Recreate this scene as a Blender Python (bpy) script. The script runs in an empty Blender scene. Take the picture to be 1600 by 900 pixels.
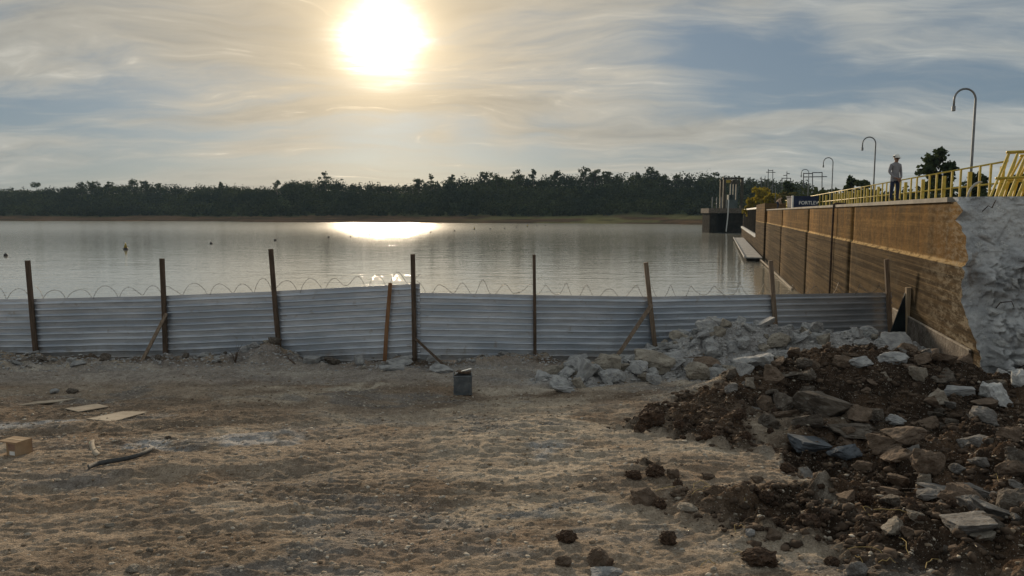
import bpy, bmesh, math, random
import numpy as np
from mathutils import Vector, Matrix, noise as mnoise

random.seed(7); RNG = np.random.default_rng(7)
SC = bpy.context.scene
COL = SC.collection
R = math.radians

# ------------------------------------------------------------------ camera
F = 1155.0                      # focal length in photograph pixels (1600 wide)
PITCH = math.atan(118.0 / F)
CAMZ = 6.5                      # metres above the lake
cam_d = bpy.data.cameras.new('camera'); cam = bpy.data.objects.new('camera', cam_d); COL.objects.link(cam)
cam_d.sensor_width = 36.0; cam_d.lens = 36.0 * F / 1600.0
cam_d.clip_start = 0.1; cam_d.clip_end = 6000
cam.location = (0, 0, CAMZ); cam.rotation_euler = (math.pi / 2 - PITCH, 0, 0)
SC.camera = cam
CP, SP = math.cos(PITCH), math.sin(PITCH)
def ray(px, py):
    x = (px - 800) / F; v = (450 - py) / F
    return (x, CP + v * SP, -SP + v * CP)
def atY(px, py, Y):
    r = ray(px, py); t = Y / r[1]
    return Vector((r[0] * t, Y, CAMZ + r[2] * t))

# ------------------------------------------------------------------ sky and sun
sd = Vector(ray(597, 56)).normalized()          # direction to the sun
SUN_EL = math.asin(sd.z); SUN_AZ = math.atan2(sd.x, sd.y)
world = bpy.data.worlds.new('World'); SC.world = world; world.use_nodes = True
class NT:
    def __init__(s, nt): s.t = nt; s.t.nodes.clear()
    def n(s, typ, **kw):
        nd = s.t.nodes.new(typ)
        for k, v in kw.items():
            if k == 'ins':
                for i, val in v.items():
                    if hasattr(val, 'is_output') and val.is_output: s.t.links.new(val, nd.inputs[i])
                    elif val is not None: nd.inputs[i].default_value = val
            else: setattr(nd, k, v)
        return nd
    def math(s, op, a, b=None, c=None, clamp=False):
        nd = s.n('ShaderNodeMath', operation=op, use_clamp=clamp)
        for i, v in enumerate((a, b, c)):
            if v is None: continue
            if hasattr(v, 'is_output'): s.t.links.new(v, nd.inputs[i])
            else: nd.inputs[i].default_value = v
        return nd.outputs[0]
    def vmath(s, op, a, b=None):
        nd = s.n('ShaderNodeVectorMath', operation=op)
        for i, v in enumerate((a, b)):
            if v is None: continue
            if hasattr(v, 'is_output'): s.t.links.new(v, nd.inputs[i])
            else: nd.inputs[i].default_value = v
        return nd.outputs['Value'] if op in ('DOT_PRODUCT', 'LENGTH', 'DISTANCE') else nd.outputs[0]
    def mix(s, fac, a, b, blend='MIX'):
        nd = s.n('ShaderNodeMix', data_type='RGBA', blend_type=blend)
        for i, v in ((0, fac), (6, a), (7, b)):
            if hasattr(v, 'is_output'): s.t.links.new(v, nd.inputs[i])
            else: nd.inputs[i].default_value = v if i == 0 else (tuple(v) + (1,) if len(v) == 3 else v)
        return nd.outputs[2]
    def ss(s, v, lo, hi):
        nd = s.n('ShaderNodeMapRange', interpolation_type='SMOOTHSTEP')
        s.t.links.new(v, nd.inputs[0]); nd.inputs[1].default_value = lo; nd.inputs[2].default_value = hi
        return nd.outputs[0]
    def noise(s, vec, scale, detail=4, rough=.55, dist=0, out=0):
        nd = s.n('ShaderNodeTexNoise'); 
        if vec is not None: s.t.links.new(vec, nd.inputs['Vector'])
        nd.inputs['Scale'].default_value = scale; nd.inputs['Detail'].default_value = detail
        nd.inputs['Roughness'].default_value = rough; nd.inputs['Distortion'].default_value = dist
        return nd.outputs[out]
    def mapping(s, vec, scale=(1, 1, 1), rot=(0, 0, 0), loc=(0, 0, 0)):
        nd = s.n('ShaderNodeMapping'); s.t.links.new(vec, nd.inputs[0])
        nd.inputs['Scale'].default_value = scale; nd.inputs['Rotation'].default_value = rot; nd.inputs['Location'].default_value = loc
        return nd.outputs[0]
SKY_STRENGTH = 0.125
w = NT(world.node_tree)
D = w.n('ShaderNodeTexCoord').outputs['Generated']
sky = w.n('ShaderNodeTexSky', sky_type='NISHITA', sun_disc=False)
sky.sun_elevation = SUN_EL; sky.sun_rotation = SUN_AZ
sky.air_density = 1.0; sky.dust_density = 1.2; sky.ozone_density = 1.6; sky.altitude = 500
sep = w.n('ShaderNodeSeparateXYZ', ins={0: D})
zz = w.math('MAXIMUM', sep.outputs[2], 0.0)
den = w.math('ADD', zz, 0.16)
pl = w.n('ShaderNodeCombineXYZ', ins={0: w.math('DIVIDE', sep.outputs[0], den), 1: w.math('DIVIDE', sep.outputs[1], den), 2: 0.0}).outputs[0]
cosang = w.vmath('DOT_PRODUCT', D, tuple(sd))
ang = w.math('MULTIPLY', w.math('ARCCOSINE', w.math('MINIMUM', cosang, 1.0)), 180 / math.pi)   # degrees from the sun
# thin high cloud, spread over the whole sky in streaks
warp = w.noise(pl, 0.9, 3, .5, 0, 1)
plw = w.vmath('ADD', pl, w.vmath('MULTIPLY', w.vmath('SUBTRACT', warp, (.5, .5, .5)), (.9, .9, 0)))
c1 = w.noise(w.mapping(plw, (0.42, 1.15, 1), (0, 0, R(-16)), (3.1, 1.7, 0)), 1.0, 6, .58)
c2 = w.noise(w.mapping(plw, (0.9, 2.8, 1), (0, 0, R(-14)), (7.3, 2.2, 0)), 1.0, 7, .62, .4)
c3 = w.noise(w.mapping(plw, (3.0, 6.5, 1), (0, 0, R(-20)), (1.3, 9.2, 0)), 1.0, 5, .6, .6)
cov = w.math('ADD', w.math('MULTIPLY', c1, .52), w.math('ADD', w.math('MULTIPLY', c2, .36), w.math('MULTIPLY', c3, .12)))
def gap(px, py, rad_deg, amt):
    d = Vector(ray(px, py)).normalized()
    a = w.math('MULTIPLY', w.math('ARCCOSINE', w.math('MINIMUM', w.vmath('DOT_PRODUCT', D, tuple(d)), 1.0)), 180 / math.pi)
    e = w.math('POWER', 2.718, w.math('MULTIPLY', w.math('POWER', w.math('DIVIDE', a, rad_deg), 2.0), -1.0))
    return w.math('MULTIPLY', e, amt)
gaps = [gap(1250, 70, 6, .15), gap(1120, 60, 5, .10), gap(1600, 90, 6, .07), gap(60, 200, 7, .08), gap(250, 225, 5, .05), gap(640, 212, 2.2, .10), gap(740, 205, 2.2, .10), gap(850, 212, 2.2, .09), gap(560, 232, 2.5, .08), gap(1180, 10, 3.0, -.12), gap(1330, 25, 3.0, -.10)]
for g in gaps: cov = w.math('SUBTRACT', cov, g)
cloud = w.ss(cov, .33, .56)
# cloud colour: cream, warmer and brighter towards the sun
near = w.math('POWER', 2.718, w.math('MULTIPLY', ang, -1 / 14.0))
ccol = w.mix(near, (3.10, 3.20, 3.05), (5.7, 4.35, 2.6))
ctex = w.math('ADD', w.math('ADD', w.math('SUBTRACT', .60, w.math('MULTIPLY', w.ss(c1, .46, .68), .20)), w.math('MULTIPLY', w.math('ADD', c2, c3), .42)), w.math('MULTIPLY', w.math('MULTIPLY', w.ss(c3, .58, .72), w.ss(c2, .45, .6)), w.math('MULTIPLY', near, .9)))
ctv = w.n('ShaderNodeVectorMath', operation='SCALE', ins={0: ccol}); w.t.links.new(ctex, ctv.inputs['Scale']); ccol = ctv.outputs[0]
elev = w.ss(zz, 0.0, .28)
base = w.mix(1.0, sky.outputs[0], (0.40, 0.46, .58), 'MULTIPLY')
base = w.mix(.80, base, (1.16, 1.52, 1.80))
skyc = w.mix(w.math('MULTIPLY', cloud, .92), base, ccol)
edge = w.math('MULTIPLY', w.math('SUBTRACT', c2, .5), 14.0)
angp = w.math('ADD', ang, w.math('ADD', w.math('MULTIPLY', w.math('SUBTRACT', c3, .5), 3.0), w.math('MULTIPLY', w.math('SUBTRACT', c2, .5), 3.0)))
core = w.math('MULTIPLY', w.math('POWER', 2.718, w.math('MULTIPLY', w.math('POWER', w.math('DIVIDE', w.math('MAXIMUM', angp, 0.0), 1.40), 1.5), -1.0)), 55.0)
halo = w.math('MULTIPLY', w.math('POWER', 2.718, w.math('MULTIPLY', ang, -1 / 3.6)), 3.2)
glow = w.n('ShaderNodeVectorMath', operation='SCALE'); glow.inputs[0].default_value = (1, .78, .45)
w.t.links.new(w.math('ADD', halo, w.math('MULTIPLY', w.math('POWER', 2.718, w.math('MULTIPLY', w.math('MAXIMUM', angp, 0.0), -1 / 1.7)), 14.0)), glow.inputs['Scale'])
disc = w.n('ShaderNodeVectorMath', operation='SCALE'); disc.inputs[0].default_value = (1, .94, .82)
w.t.links.new(core, disc.inputs['Scale'])
final = w.vmath('ADD', w.vmath('ADD', skyc, glow.outputs[0]), disc.outputs[0])
bg = w.n('ShaderNodeBackground', ins={0: final, 1: SKY_STRENGTH})
w.n('ShaderNodeOutputWorld', ins={0: bg.outputs[0]})

sun_d = bpy.data.lights.new('sun', 'SUN'); sun = bpy.data.objects.new('sun', sun_d); COL.objects.link(sun)
sun_d.energy = 3.3; sun_d.angle = R(5.0); sun_d.color = (1, .80, .56)
sun.rotation_euler = sd.to_track_quat('Z', 'Y').to_euler(); sun.location = (-30, 150, 60)
SC.view_settings.view_transform = 'Standard'; SC.view_settings.look = 'None'
SC.view_settings.gamma = 1.0; SC.view_settings.exposure = 0.2; SC.view_settings.use_curve_mapping = False
SC.render.engine = 'CYCLES'
SC.cycles.use_denoising = True; SC.cycles.max_bounces = 6; SC.cycles.diffuse_bounces = 3
SC.cycles.glossy_bounces = 3; SC.cycles.sample_clamp_indirect = 6.0

# ------------------------------------------------------------------ helpers
def tag(o, label=None, cat=None, group=None, kind=None):
    if label: o['label'] = label
    if cat: o['category'] = cat
    if group: o['group'] = group
    if kind: o['kind'] = kind
    return o
def empty(name, loc, label=None, cat=None, group=None):
    o = bpy.data.objects.new(name, None); COL.objects.link(o); o.location = loc; o.empty_display_size = .2
    return tag(o, label, cat, group)
def link(name, me, mat=None, parent=None):
    o = bpy.data.objects.new(name, me); COL.objects.link(o)
    if mat is not None: me.materials.append(mat)
    if parent is not None: o.parent = parent
    return o
def np_mesh(name, verts, faces, smooth=False):
    """verts (N,3), faces (M,k) numpy arrays"""
    me = bpy.data.meshes.new(name); v = np.asarray(verts, np.float32); f = np.asarray(faces, np.int32)
    me.vertices.add(len(v)); me.vertices.foreach_set('co', v.ravel())
    k = f.shape[1]; me.loops.add(f.size); me.loops.foreach_set('vertex_index', f.ravel())
    me.polygons.add(len(f)); me.polygons.foreach_set('loop_start', np.arange(0, f.size, k, dtype=np.int32))
    me.polygons.foreach_set('loop_total', np.full(len(f), k, np.int32))
    if smooth: me.polygons.foreach_set('use_smooth', np.ones(len(f), bool))
    me.update(calc_edges=True); return me
def set_col(me, col, name='Col'):
    a = me.color_attributes.new(name, 'FLOAT_COLOR', 'POINT')
    c = np.ones((len(me.vertices), 4), np.float32); c[:, :3] = col
    a.data.foreach_set('color', c.ravel())
class MB:
    def __init__(s): s.v = []; s.f = []
    def add(s, vs, fs):
        b = len(s.v); s.v += [tuple(p) for p in vs]; s.f += [tuple(i + b for i in f) for f in fs]; return s
    def box(s, c, size, rot=None):
        hx, hy, hz = size[0] / 2, size[1] / 2, size[2] / 2
        vs = [Vector((x, y, z)) for x in (-hx, hx) for y in (-hy, hy) for z in (-hz, hz)]
        if rot is not None: vs = [rot @ p for p in vs]
        c = Vector(c)
        return s.add([p + c for p in vs], [(0, 1, 3, 2), (4, 6, 7, 5), (0, 4, 5, 1), (2, 3, 7, 6), (0, 2, 6, 4), (1, 5, 7, 3)])
    def bar(s, a, b, wx, wy, up=(0, 0, 1)):
        a = Vector(a); b = Vector(b); d = (b - a); L = d.length; d.normalize()
        u = Vector(up)
        if abs(d.dot(u)) > .95: u = Vector((0, 1, 0))
        xx = d.cross(u).normalized(); yy = xx.cross(d).normalized()
        rot = Matrix((xx, d, yy)).transposed()
        return s.box((a + b) / 2, (wx, L, wy), rot)
    def tube(s, pts, r, n=6, cap=True):
        pts = [Vector(p) for p in pts]; m = len(pts); rs = r if isinstance(r, (list, tuple)) else [r] * m
        prev = None; vs = []
        for i, p in enumerate(pts):
            t = (pts[min(i + 1, m - 1)] - pts[max(i - 1, 0)])
            t = t.normalized() if t.length > 1e-9 else Vector((0, 0, 1))
            if prev is None:
                u = Vector((0, 0, 1)) if abs(t.z) < .9 else Vector((1, 0, 0))
                x = t.cross(u).normalized()
            else:
                x = (prev - t * prev.dot(t)); x = x.normalized() if x.length > 1e-6 else t.orthogonal().normalized()
            prev = x; y = t.cross(x)
            for k in range(n):
                a = 2 * math.pi * k / n; vs.append(p + (x * math.cos(a) + y * math.sin(a)) * rs[i])
        fs = []
        for i in range(m - 1):
            for k in range(n):
                a = i * n + k; b = i * n + (k + 1) % n; fs.append((a, b, b + n, a + n))
        if cap: fs.append(tuple(range(n - 1, -1, -1))); fs.append(tuple((m - 1) * n + k for k in range(n)))
        return s.add(vs, fs)
    def lathe(s, c, prof, n=16):
        c = Vector(c); vs = []; fs = []
        for (r, z) in prof:
            for k in range(n):
                a = 2 * math.pi * k / n; vs.append(c + Vector((r * math.cos(a), r * math.sin(a), z)))
        for i in range(len(prof) - 1):
            for k in range(n):
                a = i * n + k; b = i * n + (k + 1) % n; fs.append((a, b, b + n, a + n))
        fs.append(tuple(range(n - 1, -1, -1))); fs.append(tuple((len(prof) - 1) * n + k for k in range(n)))
        return s.add(vs, fs)
    def build(s, name, mat, parent=None, smooth=False, bevel=0):
        off = Vector(parent.location) if parent is not None and parent.parent is None else (Vector(parent.parent.location) if parent is not None else Vector((0, 0, 0)))
        me = bpy.data.meshes.new(name); me.from_pydata([tuple(Vector(p) - off) for p in s.v], [], s.f)
        if bevel:
            bm = bmesh.new(); bm.from_mesh(me); bmesh.ops.bevel(bm, geom=bm.edges[:], offset=bevel, segments=1, affect='EDGES'); bm.to_mesh(me); bm.free()
        bm = bmesh.new(); bm.from_mesh(me); bmesh.ops.recalc_face_normals(bm, faces=bm.faces[:]); bm.to_mesh(me); bm.free()
        if smooth:
            for p in me.polygons: p.use_smooth = True
        me.update(); return link(name, me, mat, parent)

def hashn(ix, iy, seed):
    h = (ix.astype(np.int64) * 374761393 + iy.astype(np.int64) * 668265263 + seed * 1274126177) & 0xFFFFFFFF
    h = ((h ^ (h >> 13)) * 1274126177) & 0xFFFFFFFF
    return ((h ^ (h >> 16)) & 0xFFFFFF) / float(0xFFFFFF)
def vnoise(x, y, seed=0):
    x = np.asarray(x, np.float64); y = np.asarray(y, np.float64)
    ix = np.floor(x); iy = np.floor(y); fx = x - ix; fy = y - iy
    fx = fx * fx * fx * (fx * (fx * 6 - 15) + 10); fy = fy * fy * fy * (fy * (fy * 6 - 15) + 10)
    a = hashn(ix, iy, seed); b = hashn(ix + 1, iy, seed); c = hashn(ix, iy + 1, seed); d = hashn(ix + 1, iy + 1, seed)
    return (a * (1 - fx) + b * fx) * (1 - fy) + (c * (1 - fx) + d * fx) * fy - .5
def fbm(x, y, oct=4, seed=0, gain=.5):
    t = 0; amp = 1.0
    for i in range(oct):
        ca, sa = math.cos(.7 * i), math.sin(.7 * i)
        t = t + amp * vnoise((x * ca - y * sa) * 2 ** i + 17.3 * i, (x * sa + y * ca) * 2 ** i - 9.1 * i, seed + i); amp *= gain
    return t
def sstep(a, b, x):
    t = np.clip((x - a) / (b - a), 0, 1); return t * t * (3 - 2 * t)

# ------------------------------------------------------------------ materials
def pmat(name, ca, cb, scale=3.0, rough=.85, bump=.3, bscale=12.0, cc=None, metallic=0, stretch=(1, 1, 1), spec=.3, bdist=.02, coord='Object', lo=.35, hi=.65):
    m = bpy.data.materials.new(name); m.use_nodes = True; t = NT(m.node_tree)
    co = t.n('ShaderNodeTexCoord').outputs[coord] if coord != 'Position' else t.n('ShaderNodeNewGeometry').outputs['Position']
    v = t.mapping(co, stretch)
    f1 = t.ss(t.noise(v, scale, 5, .6), lo, hi); c = t.mix(f1, ca, cb)
    if cc is not None:
        c = t.mix(t.ss(t.noise(v, scale * 3.7, 4, .6), .52, .72), c, cc)
    c = t.mix(.5, c, t.mix(t.noise(v, scale * 14, 3, .6), (.35, .35, .35), (.65, .65, .65)), 'OVERLAY')
    p = t.n('ShaderNodeBsdfPrincipled', ins={'Base Color': c, 'Roughness': rough, 'Metallic': metallic, 'Specular IOR Level': spec})
    if bump:
        b = t.n('ShaderNodeBump', ins={'Strength': bump, 'Distance': bdist, 'Height': t.noise(v, bscale, 6, .65)})
        t.t.links.new(b.outputs[0], p.inputs['Normal'])
    t.n('ShaderNodeOutputMaterial', ins={0: p.outputs[0]})
    return m
M = {}
M['wood_grey'] = pmat('weathered_wood', (.16, .115, .08), (.26, .20, .15), 3, .9, .4, 30, stretch=(6, 6, .6))
M['wood_brown'] = pmat('brown_wood', (.20, .10, .05), (.30, .17, .09), 3, .9, .4, 30, stretch=(6, 6, .6))
M['wood_dark'] = pmat('dark_wood', (.07, .05, .035), (.13, .09, .065), 3, .9, .4, 30, stretch=(6, 6, .6))
M['wood_pale'] = pmat('pale_wood', (.42, .30, .18), (.55, .42, .28), 3, .85, .3, 30, stretch=(6, 6, .6))
def sheet_material():
    m = bpy.data.materials.new('galvanised_sheet'); m.use_nodes = True; t = NT(m.node_tree)
    pos = t.n('ShaderNodeNewGeometry').outputs['Position']
    z = t.n('ShaderNodeSeparateXYZ', ins={0: pos}).outputs[2]
    n1 = t.noise(t.mapping(pos, (.45, .45, 1.6)), .9, 5, .6); n2 = t.noise(t.mapping(pos, (.25, .25, 3)), 6, 4, .6); n3 = t.noise(pos, 3.0, 5, .65)
    c = t.mix(t.ss(n1, .35, .65), (.40, .45, .52), (.60, .64, .70))
    c = t.mix(t.math('MULTIPLY', t.ss(n2, .50, .66), .45), c, (.36, .38, .41))
    c = t.mix(t.math('MULTIPLY', t.ss(n3, .60, .70), .45), c, (.30, .25, .20))
    mud = t.math('SUBTRACT', 1.0, t.ss(t.math('ADD', z, t.math('MULTIPLY', n3, -.9)), 1.05, 1.75))
    c = t.mix(t.math('MULTIPLY', mud, .7), c, (.26, .215, .165))
    p = t.n('ShaderNodeBsdfPrincipled', ins={'Base Color': c, 'Roughness': t.math('ADD', .22, t.math('MULTIPLY', n3, .25)), 'Metallic': .6})
    b = t.n('ShaderNodeBump', ins={'Strength': .25, 'Distance': .04, 'Height': t.noise(t.mapping(pos, (1, 1, .6)), 1.2, 3, .5)})
    t.t.links.new(b.outputs[0], p.inputs['Normal']); t.n('ShaderNodeOutputMaterial', ins={0: p.outputs[0]}); return m
M['sheet'] = sheet_material()
M['wire'] = pmat('barbed_wire', (.12, .11, .10), (.2, .18, .16), 5, .6, 0, metallic=.6)
M['concrete'] = pmat('rubble_concrete', (.27, .27, .275), (.43, .43, .425), 2.2, .95, 1.0, 8, cc=(.44, .43, .40), bdist=.05)
M['soiled_concrete'] = pmat('soil_smeared_concrete', (.15, .14, .13), (.28, .265, .25), 2.6, .95, 1.0, 8, cc=(.12, .095, .07), bdist=.05)
M['fresh'] = pmat('fresh_concrete_rubble', (.42, .42, .42), (.60, .60, .585), 2.2, .95, 1.0, 8, cc=(.70, .69, .66), bdist=.05)
M['concrete_warm'] = pmat('tan_concrete', (.24, .215, .18), (.40, .36, .30), 2.2, .95, 1.0, 8, cc=(.20, .17, .14), bdist=.05)
M['stone_dark'] = pmat('soil_stained_stone', (.075, .060, .048), (.16, .135, .11), 2.4, .95, 1.0, 8, cc=(.22, .20, .175), bdist=.05)
M['stone_brown'] = pmat('brown_stone', (.12, .085, .060), (.21, .155, .115), 2.4, .95, 1.0, 8, cc=(.09, .07, .05), bdist=.05)
M['stone_pale'] = pmat('pale_stone', (.26, .22, .175), (.38, .34, .285), 2.4, .95, 1.0, 8, cc=(.16, .11, .08), bdist=.05)
M['stone_blue'] = pmat('slate_stone', (.075, .086, .10), (.13, .145, .165), 2.4, .9, .4, 9)
M['clod'] = pmat('earth_clod', (.050, .032, .022), (.105, .066, .044), 4, 1.0, .9, 10, cc=(.15, .10, .07), bdist=.04)
M['gravel'] = pmat('gravel_grey', (.22, .22, .22), (.48, .47, .46), 5, .95, .5, 12, coord='Position')
M['gravel_tan'] = pmat('gravel_tan', (.20, .165, .125), (.50, .45, .38), 6, .95, .5, 12, coord='Position')
M['yard_crumb'] = pmat('yard_crumbs', (.16, .12, .085), (.34, .27, .195), 5, 1.0, .6, 12, coord='Position')
M['crumb'] = pmat('soil_crumbs', (.045, .031, .022), (.12, .085, .06), 5, 1.0, .6, 12, coord='Position')
M['steel'] = pmat('lamp_steel', (.16, .17, .18), (.24, .25, .26), 2, .5, .1, 20, metallic=.5)
M['yellow'] = pmat('yellow_paint', (.50, .36, .045), (.66, .50, .10), 3, .5, .12, 18, cc=(.42, .30, .08))
M['rust'] = pmat('rusty_bar', (.035, .025, .02), (.08, .05, .035), 6, .85, .3, 40)
M['pipe_grey'] = pmat('grey_pipe', (.30, .31, .31), (.42, .43, .42), 2, .55, .1, 20)
M['tank_blue'] = pmat('navy_plastic', (.012, .022, .060), (.022, .036, .085), 2, .45, .05, 10)
M['white'] = pmat('white_paint', (.66, .66, .64), (.80, .80, .78), 3, .5, .05, 10)
M['cardboard'] = pmat('cardboard', (.28, .185, .11), (.38, .27, .17), 3, .9, .15, 25)
M['cardboard_in'] = pmat('cardboard_inside', (.20, .12, .09), (.28, .18, .13), 3, .9, .15, 25)
M['tin'] = pmat('grey_tin', (.10, .115, .13), (.18, .195, .21), 4, .45, .15, 12, metallic=.45, cc=(.12, .11, .10))
M['rubber'] = pmat('dusty_belt', (.05, .055, .06), (.11, .11, .11), 4, .8, .3, 20)
M['board'] = pmat('dusty_plywood', (.26, .215, .165), (.38, .325, .255), 3, .9, .2, 20)
M['skin'] = pmat('skin', (.20, .11, .075), (.26, .15, .10), 5, .6, .1, 40)
M['shirt'] = pmat('pale_shirt', (.19, .19, .21), (.25, .25, .275), 4, .9, .4, 18)
M['shirt_tan'] = pmat('tan_shirt', (.40, .27, .20), (.5, .36, .28), 4, .9, .4, 18)
M['jeans'] = pmat('dark_jeans', (.016, .022, .045), (.03, .04, .075), 5, .9, .4, 25)
M['boot'] = pmat('boots', (.02, .018, .016), (.04, .035, .03), 5, .7, .2, 25)
M['black'] = pmat('black_plastic', (.012, .012, .013), (.02, .02, .02), 5, .5, .05, 25)
M['buoy'] = pmat('yellow_buoy', (.30, .22, .05), (.40, .30, .07), 3, .5, .1, 10)
M['buoy_dark'] = pmat('dark_float', (.03, .03, .03), (.06, .05, .05), 3, .6, .1, 10)
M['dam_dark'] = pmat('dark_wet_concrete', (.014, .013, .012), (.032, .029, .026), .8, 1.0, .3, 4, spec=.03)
M['dam_grey'] = pmat('old_concrete', (.17, .16, .145), (.27, .25, .22), .8, .9, .3, 6)
M['machine'] = pmat('hoist_steel', (.035, .03, .022), (.07, .06, .04), .8, .6, .1, 6)
M['teal_machine'] = pmat('hoist_grey', (.06, .08, .08), (.10, .125, .125), .8, .6, .1, 6)
M['bark'] = pmat('bark', (.07, .055, .042), (.13, .105, .085), 3, .95, .5, 8)
M['tarp'] = pmat('dark_tarp', (.010, .016, .020), (.022, .032, .036), 2, .7, .3, 6)
M['root'] = pmat('dry_root', (.34, .24, .09), (.48, .36, .16), 5, .9, .2, 20)
M['pylon'] = pmat('pylon_steel', (.10, .10, .11), (.15, .15, .16), 1, .6, 0)

def foliage_mat(name, ca, cb, transl=.3, scale=.25):
    m = bpy.data.materials.new(name); m.use_nodes = True; t = NT(m.node_tree)
    pos = t.n('ShaderNodeNewGeometry').outputs['Position']
    at = t.n('ShaderNodeAttribute', attribute_name='Col')
    c = t.mix(t.ss(t.noise(pos, scale, 4, .6), .35, .65), ca, cb)
    c = t.mix(1.0, c, at.outputs['Color'], 'MULTIPLY')
    d = t.n('ShaderNodeBsdfDiffuse', ins={0: c}); tr = t.n('ShaderNodeBsdfTranslucent', ins={0: c})
    mx = t.n('ShaderNodeMixShader', ins={0: transl, 1: d.outputs[0], 2: tr.outputs[0]})
    t.n('ShaderNodeOutputMaterial', ins={0: mx.outputs[0]}); return m
M['leaf_far'] = foliage_mat('far_wood_leaves', (.022, .034, .020), (.058, .070, .030), .15, .03)
M['leaf_tree'] = foliage_mat('tree_leaves', (.040, .058, .028), (.075, .095, .042), .3, .2)
M['leaf_yellow'] = foliage_mat('yellow_leaves', (.20, .16, .02), (.34, .26, .03), .3, .3)
M['leaf_dry'] = foliage_mat('dry_shrub_leaves', (.10, .085, .03), (.17, .15, .05), .3, .3)

# ground material: colours from the vertex attribute (soil kinds), grain from noise
def ground_material():
    m = bpy.data.materials.new('site_earth'); m.use_nodes = True; t = NT(m.node_tree)
    pos = t.n('ShaderNodeNewGeometry').outputs['Position']
    at = t.n('ShaderNodeAttribute', attribute_name='Col').outputs['Color']
    n1 = t.noise(pos, 1.3, 5, .62); n2 = t.noise(pos, 9.0, 5, .65); n3 = t.noise(pos, 45.0, 3, .6)
    c = t.mix(.55, at, t.mix(t.ss(n1, .3, .7), (.32, .31, .31), (.68, .68, .67)), 'OVERLAY')
    c = t.mix(.6, c, t.mix(t.ss(n2, .3, .7), (.32, .31, .30), (.68, .68, .69)), 'OVERLAY')
    c = t.mix(.55, c, t.mix(t.ss(n3, .3, .7), (.28, .28, .28), (.72, .72, .72)), 'OVERLAY')
    spk = t.ss(t.noise(pos, 38.0, 2, .5), .64, .70)
    c = t.mix(t.math('MULTIPLY', spk, .65), c, (.52, .48, .42))
    c = t.mix(t.math('MULTIPLY', t.ss(t.noise(pos, 30.0, 3, .6, .4), .60, .68), .6), c, (.10, .078, .056))
    p = t.n('ShaderNodeBsdfPrincipled', ins={'Base Color': c, 'Roughness': 1.0, 'Specular IOR Level': .05})
    h = t.math('ADD', t.math('MULTIPLY', t.noise(pos, 14.0, 5, .7), 1.0), t.math('MULTIPLY', n3, .45))
    b = t.n('ShaderNodeBump', ins={'Strength': 1.0, 'Distance': .07, 'Height': h})
    t.t.links.new(b.outputs[0], p.inputs['Normal'])
    t.n('ShaderNodeOutputMaterial', ins={0: p.outputs[0]}); return m
M['ground'] = ground_material()

# ------------------------------------------------------------------ dam line
vp = ray(1124, 332); TW = vp[0] / vp[1]             # the wall runs along this heading
WX0 = 6.6                                            # lake face crosses the camera's row this far right
WD = Vector((TW, 1, 0)).normalized(); WN = Vector((-WD.y, WD.x, 0))   # along / towards the lake
CREST = CAMZ + .44
def wall_pt(Y, z, inn=0.0):                          # point on the lake face, 'inn' metres behind it
    p = Vector((WX0 + Y * TW, Y, z)) - WN * inn; return p
def wall_hit(px, py, x0=WX0):
    r = ray(px, py); Y = x0 / (r[0] / r[1] - TW); return Y, CAMZ + r[2] / r[1] * Y

# ------------------------------------------------------------------ the site ground
def gbase(Y):
    Y = np.asarray(Y, float)
    z = CAMZ - 4.9 + (24.0 - Y) * .06
    return np.where(Y > 25.2, z - (Y - 25.2) * .38, z)
def gauss(X, Y, x, y, rx, ry, h, p=2.0):
    return h * np.exp(-(np.abs((X - x) / rx) ** p) - (np.abs((Y - y) / ry) ** p))
def masks(X, Y):
    wob = fbm(X * .55, Y * .55, 4, 31)
    wx = X + wob * 1.3; wy = Y + fbm(X * .5 + 9, Y * .5, 4, 47) * 1.3
    soil = np.maximum.reduce([
        gauss(wx, wy, 8.6, 16.8, 4.4, 2.5, 1.7), gauss(wx, wy, 10.5, 13.5, 4.6, 3.2, 1.6), gauss(wx, wy, 8.4, 10.3, 3.6, 3.0, 1.5),
        gauss(wx, wy, 7.0, 8.0, 3.4, 1.9, 1.3), gauss(wx, wy, 4.0, 14.5, 1.7, 1.4, 1.3), gauss(wx, wy, 3.3, 15.5, .9, .9, 1.0), gauss(wx, wy, 5.7, 16.4, 1.9, 1.6, 1.4), gauss(wx, wy, 4.4, 9.4, 2.4, 1.7, 1.2), gauss(wx, wy, 6.2, 12.4, 1.8, 2.4, 1.4), gauss(wx, wy, 2.4, 12.2, .5, .25, .8)])
    soil = sstep(.45, .95, soil)
    rub = np.maximum.reduce([gauss(wx, wy, 6.6, 21.8, 4.6, 2.3, 1.5), gauss(wx, wy, 10.6, 21.8, 3.0, 2.2, 1.5), gauss(wx, wy, 2.6, 20.9, 2.2, 1.2, 1.1)])
    rub = sstep(.4, .9, rub) * (1 - soil)
    berm = sstep(22.3, 23.1, wy) * sstep(25.2, 24.2, Y) * sstep(2.5, 1.0, X)
    return soil, rub, berm
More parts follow.
